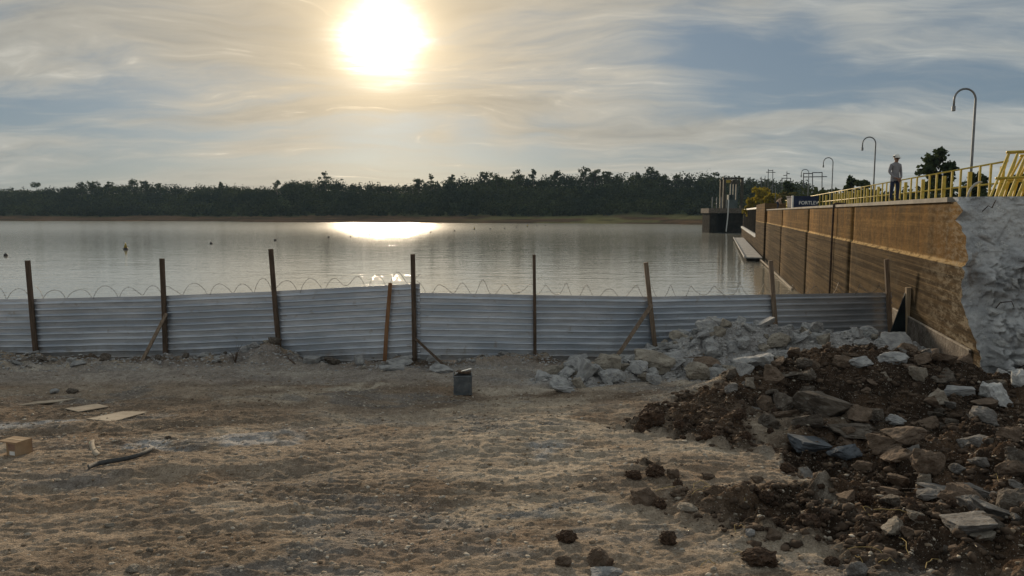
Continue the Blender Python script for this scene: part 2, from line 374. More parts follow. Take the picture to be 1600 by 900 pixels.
def height(X, Y, full=False):
    X = np.asarray(X, float); Y = np.asarray(Y, float)
    soil, rub, berm = masks(X, Y)
    z = gbase(Y)
    z = z + fbm(X * .35, Y * .35, 3, 3) * .16
    # ruts dragged diagonally across the yard
    u = X * .95 + Y * .32; v = -X * .32 + Y * .95
    rut = fbm(u * .22, v * 1.5, 3, 11); z = z + rut * .10
    track = np.sin((X * .25 + Y) * 2 * math.pi / .34 + fbm(X * .6, Y * .6, 3, 71) * 9) * sstep(.02, .22, fbm(X * .35 + 4, Y * .45, 3, 77))
    z = z + track * .014 * (1 - soil)
    z = z + fbm(X * 2.6, Y * 3.2, 4, 21, .62) * .026 + fbm(X * 10, Y * 12, 3, 23, .65) * .030 + np.abs(fbm(X * .9, Y * 2.0, 3, 25)) * .05
    for (ax, ay, bx, by) in ((-3.5, 7.0, 1.5, 21.0), (-1.6, 7.0, 3.4, 21.0), (-9.0, 11.0, 3.0, 9.2)):
        L_ = math.hypot(bx - ax, by - ay); tx, ty_ = (bx - ax) / L_, (by - ay) / L_; al_ = (X - ax) * tx + (Y - ay) * ty_; ac = (X - ax) * -ty_ + (Y - ay) * tx + fbm(al_ * .25, al_ * 0, 2, 61) * .8
        on = sstep(.34, .27, np.abs(ac)) * sstep(0, .6, al_) * sstep(L_, L_ - .6, al_) * sstep(-.2, .1, fbm(X * .5, Y * .5, 2, 63)) * (1 - soil) * (1 - rub)
        z = z - on * (.018 + .016 * sstep(.1, .6, np.sin(al_ * 2 * math.pi / .19 + np.abs(ac) * 6)))
    # heaps
    z = z + gauss(X, Y, 6.3, 22.7, 1.9, 1.5, 1.05) + gauss(X, Y, 8.8, 22.6, 2.4, 1.5, .90) + gauss(X, Y, 11.6, 22.0, 2.2, 1.7, .62) + gauss(X, Y, 3.2, 21.6, 1.6, 1.2, .25)
    z = z + gauss(X, Y, 7.6, 17.9, 2.3, 1.6, .95) + gauss(X, Y, 10.0, 17.2, 1.9, 1.7, .72) + gauss(X, Y, 5.6, 17.0, 1.4, 1.2, .34) + gauss(X, Y, 13.4, 16.2, 1.8, 1.6, .18) + gauss(X, Y, 11.5, 14.2, 2.6, 1.5, .25)
    z = z + gauss(X, Y, 10.5, 11.5, 2.2, 2.0, .25) + gauss(X, Y, 6.8, 8.4, 2.4, 1.3, .12) + gauss(X, Y, 3.9, 14.5, 1.2, .9, .14)
    # broken edge of the paved yard: it drops to the dug side on the right
    ex = 4.62 + fbm(Y * 1.1, Y * 0, 3, 5) * .22
    z = z - .42 * sstep(-.03, .07, X - ex) * sstep(9.1, 9.9, Y) * sstep(15.3, 13.9, Y) * sstep(8.5, 5.4, X)
    z = z + berm * (.10 + .30 * np.maximum(0, fbm(X * .8, Y * .8, 3, 15)) + gauss(X, Y, -7.9, 23.4, .8, .6, .34))
    rough = soil * .75 + rub * .4 + berm * .4
    z = z + rough * (fbm(X * 2.2, Y * 2.2, 5, 41, .62) * .42 + np.abs(fbm(X * 5, Y * 5, 3, 44)) * .10)
    return z
def hit(px, py, y0=5.0, y1=27.0):
    r = ray(px, py); Ys = np.arange(y0, y1, .02); Xs = Ys * r[0] / r[1]; Zs = CAMZ + Ys * r[2] / r[1]
    d = Zs - height(Xs, Ys); i = np.argmax(d < 0)
    if d[i] >= 0: i = len(Ys) - 1
    return Vector((Xs[i], Ys[i], float(height(Xs[i:i + 1], Ys[i:i + 1])[0])))

def axis(segs):
    out = []
    for a, b, s in segs: out += list(np.arange(a, b, s))
    out.append(segs[-1][1]); return np.array(out)
xs = axis([(-260, -60, 20), (-60, -24, 3), (-24, -17, .12), (-17, 15, .045), (15, 22, .15), (22, 60, 4), (60, 260, 20)])
yy = [-60, -40, -25, -15, -9, -5, -2, 0, 2, 3.5, 4.5]; y = 5.2; 
while y < 25.2: yy.append(y); y += .018 + (y - 5.2) * .0016
yy += [25.4, 25.8, 26.4, 27.2, 28.4, 30, 33, 40]
ys = np.array(yy)
GX, GY = np.meshgrid(xs, ys)
GZ = height(GX, GY)
nx, ny = len(xs), len(ys)
idx = np.arange(nx * ny).reshape(ny, nx)
quads = np.stack([idx[:-1, :-1], idx[:-1, 1:], idx[1:, 1:], idx[1:, :-1]], -1).reshape(-1, 4)
gm = np_mesh('ground', np.stack([GX, GY, GZ], -1).reshape(-1, 3), quads, smooth=True)
soil, rub, berm = masks(GX, GY)
def lerp(a, b, t): return a * (1 - t[..., None]) + np.array(b) * t[..., None]
col = np.broadcast_to(np.array((.290, .232, .172)), GX.shape + (3,)).copy()
pt = fbm(GX * .28, GY * .5, 4, 101); col = lerp(col, (.185, .142, .102), sstep(.0, .30, pt) * .8)
pt = fbm(GX * .33 + 7, GY * .7, 4, 111); col = lerp(col, (.41, .345, .262), sstep(.05, .32, pt) * .8)
pt = fbm(GX * .5 + 3, GY * .9, 4, 121); col = lerp(col, (.185, .180, .170), sstep(.12, .32, pt) * .6)
pt = fbm(GX * .6 + 13, GY * .9, 4, 131); col = lerp(col, (.27, .19, .125), sstep(.22, .38, pt) * .5)
def dust(px, py, rx, ry, c, a):
    p = atY(px, py, 1.0); s = (CAMZ - 4.9 + 1.44 - CAMZ) / (p.z - CAMZ + .06); x0, y0 = p.x * s, s
    wx = GX + fbm(GX * 1.2, GY * 1.2, 3, 141) * .9; wy = GY + fbm(GX * 1.2, GY * 1.2 + 5, 3, 151) * .9
    return sstep(.25, .8, gauss(wx, wy, x0, y0, rx, ry, 1.0)) * a, c
for args in [(380, 685, .9, .35, (.42, .41, .39), .8), (215, 700, .7, .3, (.42, .42, .41), .8), (40, 660, 1.2, .45, (.36, .37, .37), .8), (560, 605, 1.6, .3, (.46, .40, .31), .7), (870, 705, .7, .35, (.34, .34, .33), .7), (860, 800, .9, .28, (.22, .22, .21), .8), (1000, 660, .5, .3, (.40, .40, .38), .6), (780, 630, 1.2, .35, (.42, .35, .26), .6), (120, 760, 1.0, .5, (.17, .16, .15), .6), (470, 740, 1.0, .35, (.16, .145, .12), .6)]:
    mk, c = dust(*args); col = lerp(col, c, mk)
col = lerp(col, (.30, .295, .29), berm * .55 * sstep(-.15, .2, fbm(GX * .8, GY * 1.5, 3, 161)))
col = lerp(col, (.10, .075, .055), berm * sstep(0, .25, fbm(GX * .7 + 5, GY * 1.5, 3, 171)) * .8)
col = lerp(col, (.33, .315, .29), sstep(18.6, 20.6, GY + fbm(GX, GY, 3, 181)) * (1 - berm) * .5)
col = lerp(col, (.34, .335, .325), rub * .85)
col = col * np.array((1.16, 1.17, 1.21))
sc = lerp(np.broadcast_to(np.array((.052, .037, .027)), GX.shape + (3,)), (.105, .070, .047), sstep(-.1, .3, fbm(GX * .9, GY * .9, 4, 191)))
col = col * (1 - soil[..., None]) + sc * soil[..., None]
lip = np.exp(-((GX - 4.50) / .10) ** 2) * sstep(9.1, 9.9, GY) * sstep(14.4, 13.6, GY); col = lerp(col, (.36, .32, .27), lip * .7)
set_col(gm, col.reshape(-1, 3))
ground = link('ground', gm, M['ground']); tag(ground, kind='structure')

# ------------------------------------------------------------------ lake
def water_material():
    m = bpy.data.materials.new('lake_water'); m.use_nodes = True; t = NT(m.node_tree)
    pos = t.n('ShaderNodeNewGeometry').outputs['Position']
    sp = t.n('ShaderNodeSeparateXYZ', ins={0: pos})
    far = t.ss(sp.outputs[1], 90, 340)
    a = t.noise(t.mapping(pos, (.40, 1.0, 1), (0, 0, R(8))), .55, 4, .6, .5)
    b = t.noise(t.mapping(pos, (.6, 1.0, 1), (0, 0, R(-10))), 2.2, 3, .55)
    c = t.noise(t.mapping(pos, (.35, 1.0, 1)), .09, 3, .5)
    h = t.math('ADD', t.math('MULTIPLY', a, .036), t.math('MULTIPLY', b, .011))
    patch = t.math('MULTIPLY', t.math('ADD', .85, t.math('MULTIPLY', t.ss(c, .35, .65), .3)), t.math('ADD', .8, t.math('MULTIPLY', far, 1.2)))
    dd = t.noise(t.mapping(pos, (.24, .34, 1), (0, 0, R(5))), 1.0, 4, .62)
    h = t.math('ADD', t.math('MULTIPLY', h, patch), t.math('MULTIPLY', dd, t.math('ADD', .036, t.math('MULTIPLY', far, .075))))
    bp = t.n('ShaderNodeBump', ins={'Strength': 1.0, 'Distance': 1.0, 'Height': h})
    ro = t.math('ADD', .035, t.math('MULTIPLY', far, .13))
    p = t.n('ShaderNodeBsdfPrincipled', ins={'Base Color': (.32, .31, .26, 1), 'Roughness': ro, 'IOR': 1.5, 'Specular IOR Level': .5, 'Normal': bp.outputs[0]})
    t.n('ShaderNodeOutputMaterial', ins={0: p.outputs[0]}); return m
M['water'] = water_material()
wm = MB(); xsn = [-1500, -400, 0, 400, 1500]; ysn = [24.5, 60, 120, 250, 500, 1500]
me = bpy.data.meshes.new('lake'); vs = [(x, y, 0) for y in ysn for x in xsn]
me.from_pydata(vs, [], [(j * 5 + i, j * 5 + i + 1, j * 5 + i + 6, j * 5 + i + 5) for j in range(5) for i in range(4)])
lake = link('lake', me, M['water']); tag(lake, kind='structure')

# ------------------------------------------------------------------ far shore
def shoreD(px):            # distance (Y) of the water's edge at photograph column px
    pts = [(-700, 640), (-200, 590), (0, 575), (300, 560), (345, 545), (420, 500), (700, 470), (1000, 425), (1110, 392), (1200, 372), (2300, 360)]
    return np.interp(px, [p[0] for p in pts], [p[1] for p in pts])
def ridge(px):             # how high the wooded ground stands behind the bank
    pts = [(-700, 297), (0, 297), (100, 296), (160, 290), (240, 290), (300, 294), (430, 294), (460, 285), (520, 283), (560, 290), (640, 290), (700, 286), (760, 280), (900, 277), (950, 277), (1020, 281), (1110, 283), (1200, 292), (1700, 292), (2300, 292)]
    row = np.interp(px, [p[0] for p in pts], [p[1] for p in pts])      # where the tree tops meet the sky
    return (332 - row) / F * (shoreD(px) + 150) + CAMZ - 4.2 - 7.2
def far_z(px, off):
    e = np.maximum(2.0, ridge(px)); n = fbm(px * .012, off * .02, 3, 201)
    prof = np.interp(off, [-30, 0, 12, 40, 62, 120, 220, 600, 2500], [-2.5, 0, 1.1, 3.0, 4.2, 6.5, 1, 1, 1])
    top = np.interp(off, [-30, 62, 150, 300, 600, 2500], [0, 0, 1, 1.0, .9, .9])
    near = np.interp(px, [700, 900, 1100], [1.0, 1.35, 1.5])
    return np.where(off < 62, prof * near + np.where(off > 2, n * .8, 0), 4.2 * near + top * e + n * 2.0)
pxs = np.arange(-900, 2400, 6.0); offs = np.array([-30, -8, 0, 2, 5, 9, 14, 20, 28, 38, 50, 62, 80, 110, 150, 200, 300, 500, 800])
PX, OF = np.meshgrid(pxs, offs)
PXJ = PX; shx = fbm(PX * .02, PX * 0, 3, 211) * 14
YY = shoreD(PX) + OF + np.where(OF < 60, shx, shx); XX = (PX - 800) / F * YY * 1.0
ZZ = far_z(PX, OF)
n2x, n2y = len(pxs), len(offs); id2 = np.arange(n2x * n2y).reshape(n2y, n2x)
fm = np_mesh('far_shore', np.stack([XX, YY, ZZ], -1).reshape(-1, 3), np.stack([id2[:-1, :-1], id2[:-1, 1:], id2[1:, 1:], id2[1:, :-1]], -1).reshape(-1, 4), True)
cf = np.broadcast_to(np.array((.135, .088, .056)), PX.shape + (3,)).copy()
cf = lerp(cf, (.09, .066, .042), sstep(-.1, .2, fbm(PX * .02, OF * .15, 4, 221)))
cf = lerp(cf, (.16, .15, .07), sstep(.0, .25, fbm(PX * .015 + 3, OF * .1, 3, 231)) * sstep(600, 850, PX) * .9)
cf = lerp(cf, (.06, .075, .035), sstep(40, 62, OF + fbm(PX * .05, OF * .1, 3, 241) * 22))
set_col(fm, cf.reshape(-1, 3))
M['bank'] = foliage_mat('bank_earth', (.85, .85, .85), (1.15, 1.12, 1.1), 0.0, .1)
farland = link('far_shore', fm, M['bank']); tag(farland, kind='structure')

# ------------------------------------------------------------------ foliage builders
def leaf_quads(cen, rad, nper, size, seed, shell=.55):
    """cloud of small leaf-clump faces filling ellipsoids; cen (N,3) rad (N,3)"""
    g = np.random.default_rng(seed); N = len(cen)
    d = g.normal(size=(N, nper, 3)); d /= np.linalg.norm(d, axis=2, keepdims=True)
    r = shell + (1 - shell) * g.random((N, nper, 1)) ** .6
    lump = 1 + .28 * np.sin(d[..., 0:1] * 5 + g.random((N, 1, 1)) * 9) * np.sin(d[..., 2:3] * 4 + g.random((N, 1, 1)) * 9)
    p = cen[:, None, :] + d * r * lump * rad[:, None, :]
    p = p.reshape(-1, 3); n = len(p)
    a = g.normal(size=(n, 3)); a /= np.linalg.norm(a, axis=1, keepdims=True)
    b = np.cross(a, g.normal(size=(n, 3))); b /= np.linalg.norm(b, axis=1, keepdims=True)
    s = (size if np.isscalar(size) else np.repeat(size, nper)[:, None]) * (.55 + .9 * g.random((n, 1)))
    a = a * s; b = b * s * .7
    v = np.stack([p - a - b * .3, p + a * .2 - b, p + a + b * .3, p - a * .2 + b], 1).reshape(-1, 3)
    f = np.arange(n * 4).reshape(n, 4)
    col = np.repeat(.6 + .8 * g.random((n, 1)), 4, 0) * np.ones((1, 3))
    return v, f, col
def leaf_object(name, cen, rad, nper, size, seed, mat, parent=None, shell=.55):
    v, f, c = leaf_quads(np.asarray(cen, float), np.asarray(rad, float), nper, size, seed, shell)
    if parent is not None: v = v - np.array(parent.location)
    me = np_mesh(name, v, f); set_col(me, c); return link(name, me, mat, parent)

# the far wood: one mass of trees
g = np.random.default_rng(51); cen = []; rad = []
for band, (o0, o1, N, h0, h1) in enumerate([(46, 75, 1000, 3.0, 7.0), (66, 110, 1200, 5, 8), (100, 165, 1500, 6, 8.5), (140, 240, 900, 6, 8.5)]):
    px = g.uniform(-500, 1260, N); of = g.uniform(o0, o1, N); hh = h0 + (h1 + 2 - h0) * g.random(N) ** 1.8; hh = hh * (1 + .4 * fbm(px * .03, of * .02, 3, 301))
    Y = shoreD(px) + of + fbm(px * .02, px * 0, 3, 211) * 14; X = (px - 800) / F * Y; Z = far_z(px, of)
    rx = hh * g.uniform(.36, .62, N)
    cen.append(np.stack([X, Y, Z + hh * .52], -1)); rad.append(np.stack([rx, rx, hh * .50], -1))
cen = np.concatenate(cen); rad = np.concatenate(rad)
far_wood = leaf_object('far_wood', cen, rad, 64, .66, 61, M['leaf_far'], shell=.4)
tag(far_wood, 'dark green wood covering the hill along the far shore', 'wood', kind='stuff')

def make_tree(name, base, h, crown_w, label, group, seed, mat=None, leaf=.6, nper=70, sparse=1.0, trunk_frac=.45, cat='tree', trunk_r=None):
    g = np.random.default_rng(seed); root = empty(name, base, label, cat, group)
    base = Vector(base); mb = MB(); tr = trunk_r or h * .018
    lean = Vector((g.uniform(-.06, .06), g.uniform(-.06, .06), 1)) * h
    pts = [base + lean * t + Vector((g.normal() * .01 * h, g.normal() * .01 * h, 0)) * (t > 0) for t in (0, .2, .4, .6, .8)]
    pts[0] = base - Vector((0, 0, .3))
    mb.tube(pts, [tr * 1.3, tr, tr * .85, tr * .6, tr * .3], 6)
    cen = []; rad = []; nl = int(7 * sparse) + 3
    for i in range(nl):
        a = 2 * math.pi * (i / nl) + g.uniform(-.4, .4); t = g.uniform(trunk_frac, .8); st = base + lean * t
        rr = crown_w * .5 * g.uniform(.35, .9) * (1.15 - .6 * abs(t - .55))
        en = st + Vector((math.cos(a) * rr, math.sin(a) * rr, h * g.uniform(.05, .18)))
        mb.tube([st, st.lerp(en, .55) + Vector((0, 0, h * .02)), en], [tr * .45, tr * .3, tr * .12], 5)
        cen.append(en); s = crown_w * g.uniform(.16, .26); rad.append((s, s, s * g.uniform(.65, .9)))
    top = base + lean * .9; cen.append(top); rad.append((crown_w * .22, crown_w * .22, h * .10))
    for k in range(int(4 * sparse)):
        c0 = base + lean * g.uniform(trunk_frac + .1, .85) + Vector((g.normal() * crown_w * .16, g.normal() * crown_w * .16, 0)); s = crown_w * g.uniform(.15, .24)
        cen.append(c0); rad.append((s, s, s * .8))
    mb.build('trunk', M['bark'], root, True)
    leaf_object('crown', [tuple(c) for c in cen], rad, nper, leaf, seed + 5, mat or M['leaf_tree'], root, .2)
    return root
def far_ground(px, off):
    Y = float(shoreD(px) + off + fbm(np.array([px * .02]), np.array([0.0]), 3, 211)[0] * 14)
    return Vector(((px - 800) / F * Y, Y, float(far_z(np.array([px]), np.array([off]))[0])))
ORD = ['first', 'second', 'third', 'fourth', 'fifth', 'sixth', 'seventh', 'eighth', 'ninth', 'tenth', 'eleventh', 'twelfth', 'thirteenth', 'fourteenth', 'fifteenth', 'sixteenth', 'seventeenth', 'eighteenth', 'nineteenth', 'twentieth', 'twenty-first', 'twenty-second', 'twenty-third', 'twenty-fourth', 'twenty-fifth', 'twenty-sixth', 'twenty-seventh', 'twenty-eighth', 'twenty-ninth', 'thirtieth']
sky_trees = [  # column, skyline row of the top, crown width px, sparse
    (64, 285, 14, .7), (133, 284, 12, 1), (152, 283, 16, 1.2), (176, 283, 14, 1), (212, 281, 18, 1.1), (231, 282, 13, 1.2), (256, 286, 9, .8), (350, 284, 7, .6), (436, 281, 14, .6),
    (511, 268, 16, .7), (655, 278, 15, 1), (676, 271, 11, .4), (706, 274, 13, .8), (758, 269, 14, .9), (777, 270, 22, 1.3), (808, 264, 19, .9), (834, 264, 10, .9), (867, 266, 14, 1), (912, 260, 14, .9), (928, 265, 16, 1), (945, 267, 14, 1), (995, 268, 16, .9), (1016, 261, 19, 1), (1036, 273, 14, 1.1), (1053, 272, 8, .4), (1115, 268, 17, .8)]
for i, (px, py, wpx, sp) in enumerate(sky_trees):
    b = far_ground(px, random.uniform(120, 160)); top = atY(px, py, b.y); k = b.y / F
    make_tree('skyline_tree', b, max(6, top.z - b.z), wpx * k * 1.15, f'{ORD[i]} tree from the left rising above the far wood\'s skyline', 'trees rising above the far skyline', 400 + i, leaf=.62, nper=34, sparse=sp, trunk_frac=.36)

# ------------------------------------------------------------------ land beyond the dam crest (downstream side)
dx = np.linspace(0, 1, 40); dy = np.linspace(8, 420, 60); DX, DY = np.meshgrid(dx, dy)
LX = WX0 + DY * TW + 6 + DX * 400; LZ = CAMZ - 3.4 + fbm(LX * .03, DY * .03, 3, 251) * 2.0 + DX * 2 - 2.5 * sstep(60, 8, DY)
idl = np.arange(DX.size).reshape(DX.shape)
lm = np_mesh('downstream_land', np.stack([LX, DY, LZ], -1).reshape(-1, 3), np.stack([idl[:-1, :-1], idl[:-1, 1:], idl[1:, 1:], idl[1:, :-1]], -1).reshape(-1, 4), True)
set_col(lm, np.broadcast_to(np.array((.075, .085, .04)), (DX.size, 3)))
tag(link('downstream_land', lm, M['bank']), kind='structure')
g = np.random.default_rng(77); cen = []; rad = []
for N, y0, y1, h0, h1 in [(260, 110, 190, 4.5, 7.5), (420, 180, 380, 6.0, 10.0)]:
    Y = g.uniform(y0, y1, N); px = g.uniform(1205, 1900, N); X = (px - 800) / F * Y
    ok = X > WX0 + Y * TW + 8; X = X[ok]; Y = Y[ok]; hh = g.uniform(h0, h1, len(X)); rx = hh * g.uniform(.32, .5, len(X))
    cen.append(np.stack([X, Y, CAMZ - 3 + hh * .5], -1)); rad.append(np.stack([rx, rx, hh * .5], -1))
dw = leaf_object('downstream_wood', np.concatenate(cen), np.concatenate(rad), 90, .62, 91, M['leaf_far'], shell=.4)
tag(dw, 'dark wood seen through the yellow railing beyond the dam crest', 'wood', kind='stuff')
def tree_beyond(px, py_top, wpx, Y, label, seed, sp=1.0, mat=None, name='tree'):
    b = atY(px, 340, Y); b.z = CAMZ - 3.2; top = atY(px, py_top, Y); k = Y / F
    make_tree(name, b, top.z - b.z, wpx * k, label, 'trees beyond the dam crest', seed, mat, leaf=.0016 * Y + .12, nper=95, sparse=sp, trunk_frac=.42)
tree_beyond(1457, 233, 52, 95, 'tall round-crowned tree rising behind the yellow railing between the man and the nearest lamp', 501, 1.6)
tree_beyond(1328, 276, 22, 130, 'thin-leaved tree behind the railing just left of the second nearest lamp', 502, .6)
tree_beyond(1349, 281, 26, 125, 'small dense tree behind the railing at the foot of the second nearest lamp', 503, 1.3)
tree_beyond(1520, 270, 46, 90, 'broad low tree behind the railing at the foot of the nearest lamp', 504, 1.4)
tree_beyond(1230, 284, 20, 190, 'low tree in front of the power pylons left of the blue tank', 505, 1.2)
tree_beyond(1590, 272, 50, 90, 'broad low tree behind the stacked yellow railing sections', 507, 1.4)
for i, (px, py, wpx, Y, lab) in enumerate([(1182, 292, 34, 185, 'large yellow flowering shrub beside the far end of the dam'), (1208, 303, 22, 170, 'small yellow shrub above the far block of the dam'), (1226, 300, 26, 165, 'olive yellow shrub just left of the blue tank')]):
    b = atY(px, 335, Y); b.z = CAMZ - 2.2; top = atY(px, py, Y); k = Y / F
    make_tree('yellow_shrub', b, top.z - b.z, wpx * k * 1.2, lab, 'yellow shrubs by the dam', 520 + i, M['leaf_yellow'] if i < 2 else M['leaf_dry'], leaf=.35, nper=90, sparse=1.4, trunk_frac=.12, cat='shrub', trunk_r=.06)

# ------------------------------------------------------------------ power pylons and portal
def bars(name, px, Y, segs, label, r=.16):
    base = atY(px, 322, Y); root = empty(name, base, label, 'pylon', 'pylons of the power line')
    for nm, lst in segs.items():
        for (x0, y0, x1, y1) in lst:
            m = MB(); m.tube([atY(x0, y0, Y), atY(x1, y1, Y)], r, 5); m.build(nm, M['pylon'], root)
bars('power_pylon', 1204, 330, {'post': [(1200.5, 264, 1199.5, 322), (1207.5, 265, 1207, 322)], 'cross_arm': [(1197, 269, 1211.5, 269.5), (1200.5, 266.5, 1207.5, 266.5)]}, 'tall twin-post pylon with cross arms above the yellow shrubs')
bars('power_pylon', 1192, 340, {'post': [(1189.5, 276, 1189, 322), (1195.5, 275, 1195, 322)], 'cross_arm': [(1187, 279, 1199, 281)]}, 'short twin-post pylon left of the tall pylon', .13)
bars('power_pylon', 1229, 320, {'post': [(1229.5, 268, 1229, 322), (1222, 278, 1222, 322), (1235, 278, 1235, 322)], 'cross_arm': [(1221, 278.5, 1236, 278.5), (1224, 274.5, 1230, 273.5), (1229.5, 271, 1234, 271.5)]}, 'pylon with a tall centre mast and two side posts above the tank', .17)
bars('substation_portal', 1270, 300, {'post': [(1255.5, 270, 1255, 322), (1269.5, 269.5, 1269.5, 322), (1284.5, 269, 1284, 322)], 'cross_arm': [(1255, 271, 1270, 271), (1269, 269.8, 1285, 269.5), (1255, 276.5, 1292, 276)]}, 'three-post substation portal behind the third nearest lamp', .2)

# ------------------------------------------------------------------ the dam wall
def dam_material():
    m = bpy.data.materials.new('stained_dam_concrete'); m.use_nodes = True; t = NT(m.node_tree)
    pos = t.n('ShaderNodeNewGeometry').outputs['Position']
    rot = t.mapping(pos, (1, 1, 1), (0, 0, -math.atan2(WD.y, WD.x)))    # x runs along the wall
    z = t.n('ShaderNodeSeparateXYZ', ins={0: pos}).outputs[2]
    al = t.n('ShaderNodeSeparateXYZ', ins={0: rot}).outputs[0]
    streak = t.noise(t.mapping(rot, (.9, 0, .35)), 1.0, 5, .65); streak2 = t.noise(t.mapping(rot, (2.6, 0, .4)), 1.0, 3, .6)
    lay = t.noise(t.mapping(rot, (.05, 0, 5.0)), 1.0, 5, .65); lay2 = t.noise(t.mapping(rot, (.10, 0, 16.0)), 1.0, 3, .6)
    spot = t.noise(t.mapping(rot, (.3, 1, 1)), 7.0, 6, .7); big = t.noise(rot, .6, 4, .6)
    up = t.mix(t.ss(streak, .35, .65), (.150, .084, .030), (.085, .054, .024))
    up = t.mix(t.math('MULTIPLY', t.ss(streak2, .52, .66), .7), up, (.075, .052, .030))
    up = t.mix(t.math('MULTIPLY', t.ss(z, CREST - .55, CREST + .05), t.ss(t.math('ADD', streak, t.math('MULTIPLY', spot, .4)), .55, .8)), up, (.085, .065, .045))
    up = t.mix(t.math('MULTIPLY', t.ss(t.math('ADD', lay, t.math('MULTIPLY', big, .5)), .68, .9), .6), up, (.19, .115, .045))
    lo = t.mix(t.ss(lay, .38, .62), (.032, .022, .012), (.088, .060, .032))
    lo = t.mix(t.math('MULTIPLY', t.ss(lay2, .57, .68), .6), lo, (.20, .145, .082))
    lo = t.mix(t.math('MULTIPLY', t.ss(big, .5, .7), .4), lo, (.075, .062, .045))
    zt = CAMZ - 1.42
    c = t.mix(t.ss(z, zt - .02, zt + .02), lo, up)
    band = t.math('MULTIPLY', t.ss(z, zt - .08, zt - .03), t.math('SUBTRACT', 1.0, t.ss(z, zt + .02, zt + .09)))
    c = t.mix(t.math('MULTIPLY', band, t.ss(spot, .3, .55)), c, (.36, .25, .12))
    # speckled, washed near the demolished end
    L0 = rot_along(20.0)
    nb = t.math('SUBTRACT', 1.0, t.ss(al, L0 - 1.5, L0 + 5.5))
    c = t.mix(t.math('MULTIPLY', nb, t.math('MULTIPLY', t.ss(spot, .45, .6), .75)), c, (.19, .165, .125))
    c = t.mix(t.math('MULTIPLY', nb, t.math('MULTIPLY', t.ss(t.noise(t.mapping(rot, (.3, 1, 1)), 22, 4, .7), .55, .63), .6)), c, (.07, .06, .045))
    c = t.mix(.55, c, t.mix(t.ss(spot, .3, .7), (.3, .3, .3), (.7, .7, .7)), 'OVERLAY')
    p = t.n('ShaderNodeBsdfPrincipled', ins={'Base Color': c, 'Roughness': 1.0, 'Specular IOR Level': .03})
    b = t.n('ShaderNodeBump', ins={'Strength': .5, 'Distance': .03, 'Height': t.math('ADD', spot, t.math('MULTIPLY', lay2, .4))})
    t.t.links.new(b.outputs[0], p.inputs['Normal'])
    t.n('ShaderNodeOutputMaterial', ins={0: p.outputs[0]}); return m
def rot_along(Y): p = wall_pt(Y, 0); return p.x * WD.x + p.y * WD.y
M['dam'] = dam_material()
# the torn outline where the wall was cut off: (Y along the wall, z)
tear = [wall_hit(px, py) for px, py in [(1484, 309.5), (1492, 318), (1497, 330), (1488, 345), (1503, 366), (1506, 390), (1504, 430), (1503, 462), (1509, 490), (1518, 520), (1530, 552), (1532, 585), (1530, 625)]]
tz = np.array([t[1] for t in tear])[::-1]; ty = np.array([t[0] for t in tear])[::-1]
_zf = np.linspace(tz[0], tz[-1], 140); _yf = np.interp(_zf, tz, ty) + np.interp(_zf, np.linspace(tz[0], tz[-1], 34), np.random.default_rng(3).uniform(-.20, .22, 34)) * sstep(0, .3, _zf[-1] - _zf) + np.random.default_rng(4).uniform(-.05, .05, 140)
_ys = np.interp(_zf, tz, ty); tz, ty = _zf, _yf
def tearY(z): return float(np.interp(z, tz, ty))
ZT = CAMZ - 1.42
dam = empty('dam_wall', wall_pt(30, 0), 'long stained concrete dam wall running out along the right of the lake, torn open at its near end', 'dam')
dloc = np.array(dam.location)
joints = [None, 36.8, 55.0, 78.0, 104.0]
WIDTH = 3.1
for bi in range(4):
    z_rows = [-1.2] + list(np.linspace(.0, ZT - .06, 60 if bi == 0 else 12)) + [ZT - .05, ZT] + list(np.linspace(ZT + .04, CREST - .14, 30 if bi == 0 else 8))
    V = []; y1 = joints[bi + 1] - .003
    nL = 60 if bi == 0 else 6
    for z in z_rows:
        y0 = tearY(z) if bi == 0 else joints[bi] + .003
        inn = 0.0 if z < ZT - .03 else .09
        for k in range(nL):
            p = wall_pt(y0 + (y1 - y0) * (k / (nL - 1)) ** 1.6, z, inn); V.append(p)
        V.append(wall_pt(y1, z, WIDTH)); V.append(wall_pt(y0 if bi else y0 + .3, z, WIDTH))
    V = np.array([tuple(p) for p in V]) - dloc; w_ = nL + 2; rows = len(z_rows); Fq = []
    for j in range(rows - 1):
        for k in range(w_):
            if bi == 0 and k == w_ - 1: continue
            a = j * w_ + k; b = j * w_ + (k + 1) % w_; Fq.append((a, b, b + w_, a + w_))
    m = np_mesh('wall_block', V, np.array(Fq)); link('wall_block', m, M['dam'], dam)
    # coping slab on top
    cb = MB(); y0 = (tearY(CREST) + .12) if bi == 0 else joints[bi] + .008
    a0 = wall_pt(y0, 0, -.02); a1 = wall_pt(y1, 0, -.02); b0 = wall_pt(y0, 0, WIDTH); b1 = wall_pt(y1, 0, WIDTH); z0 = CREST - .138; z1 = CREST
    cb.add([(p.x, p.y, z) for z in (z0, z1) for p in (a0, a1, b1, b0)], [(0, 1, 2, 3), (4, 7, 6, 5), (0, 4, 5, 1), (1, 5, 6, 2), (2, 6, 7, 3), (3, 7, 4, 0)])
    cb.build('coping', M['dam_grey'], dam)
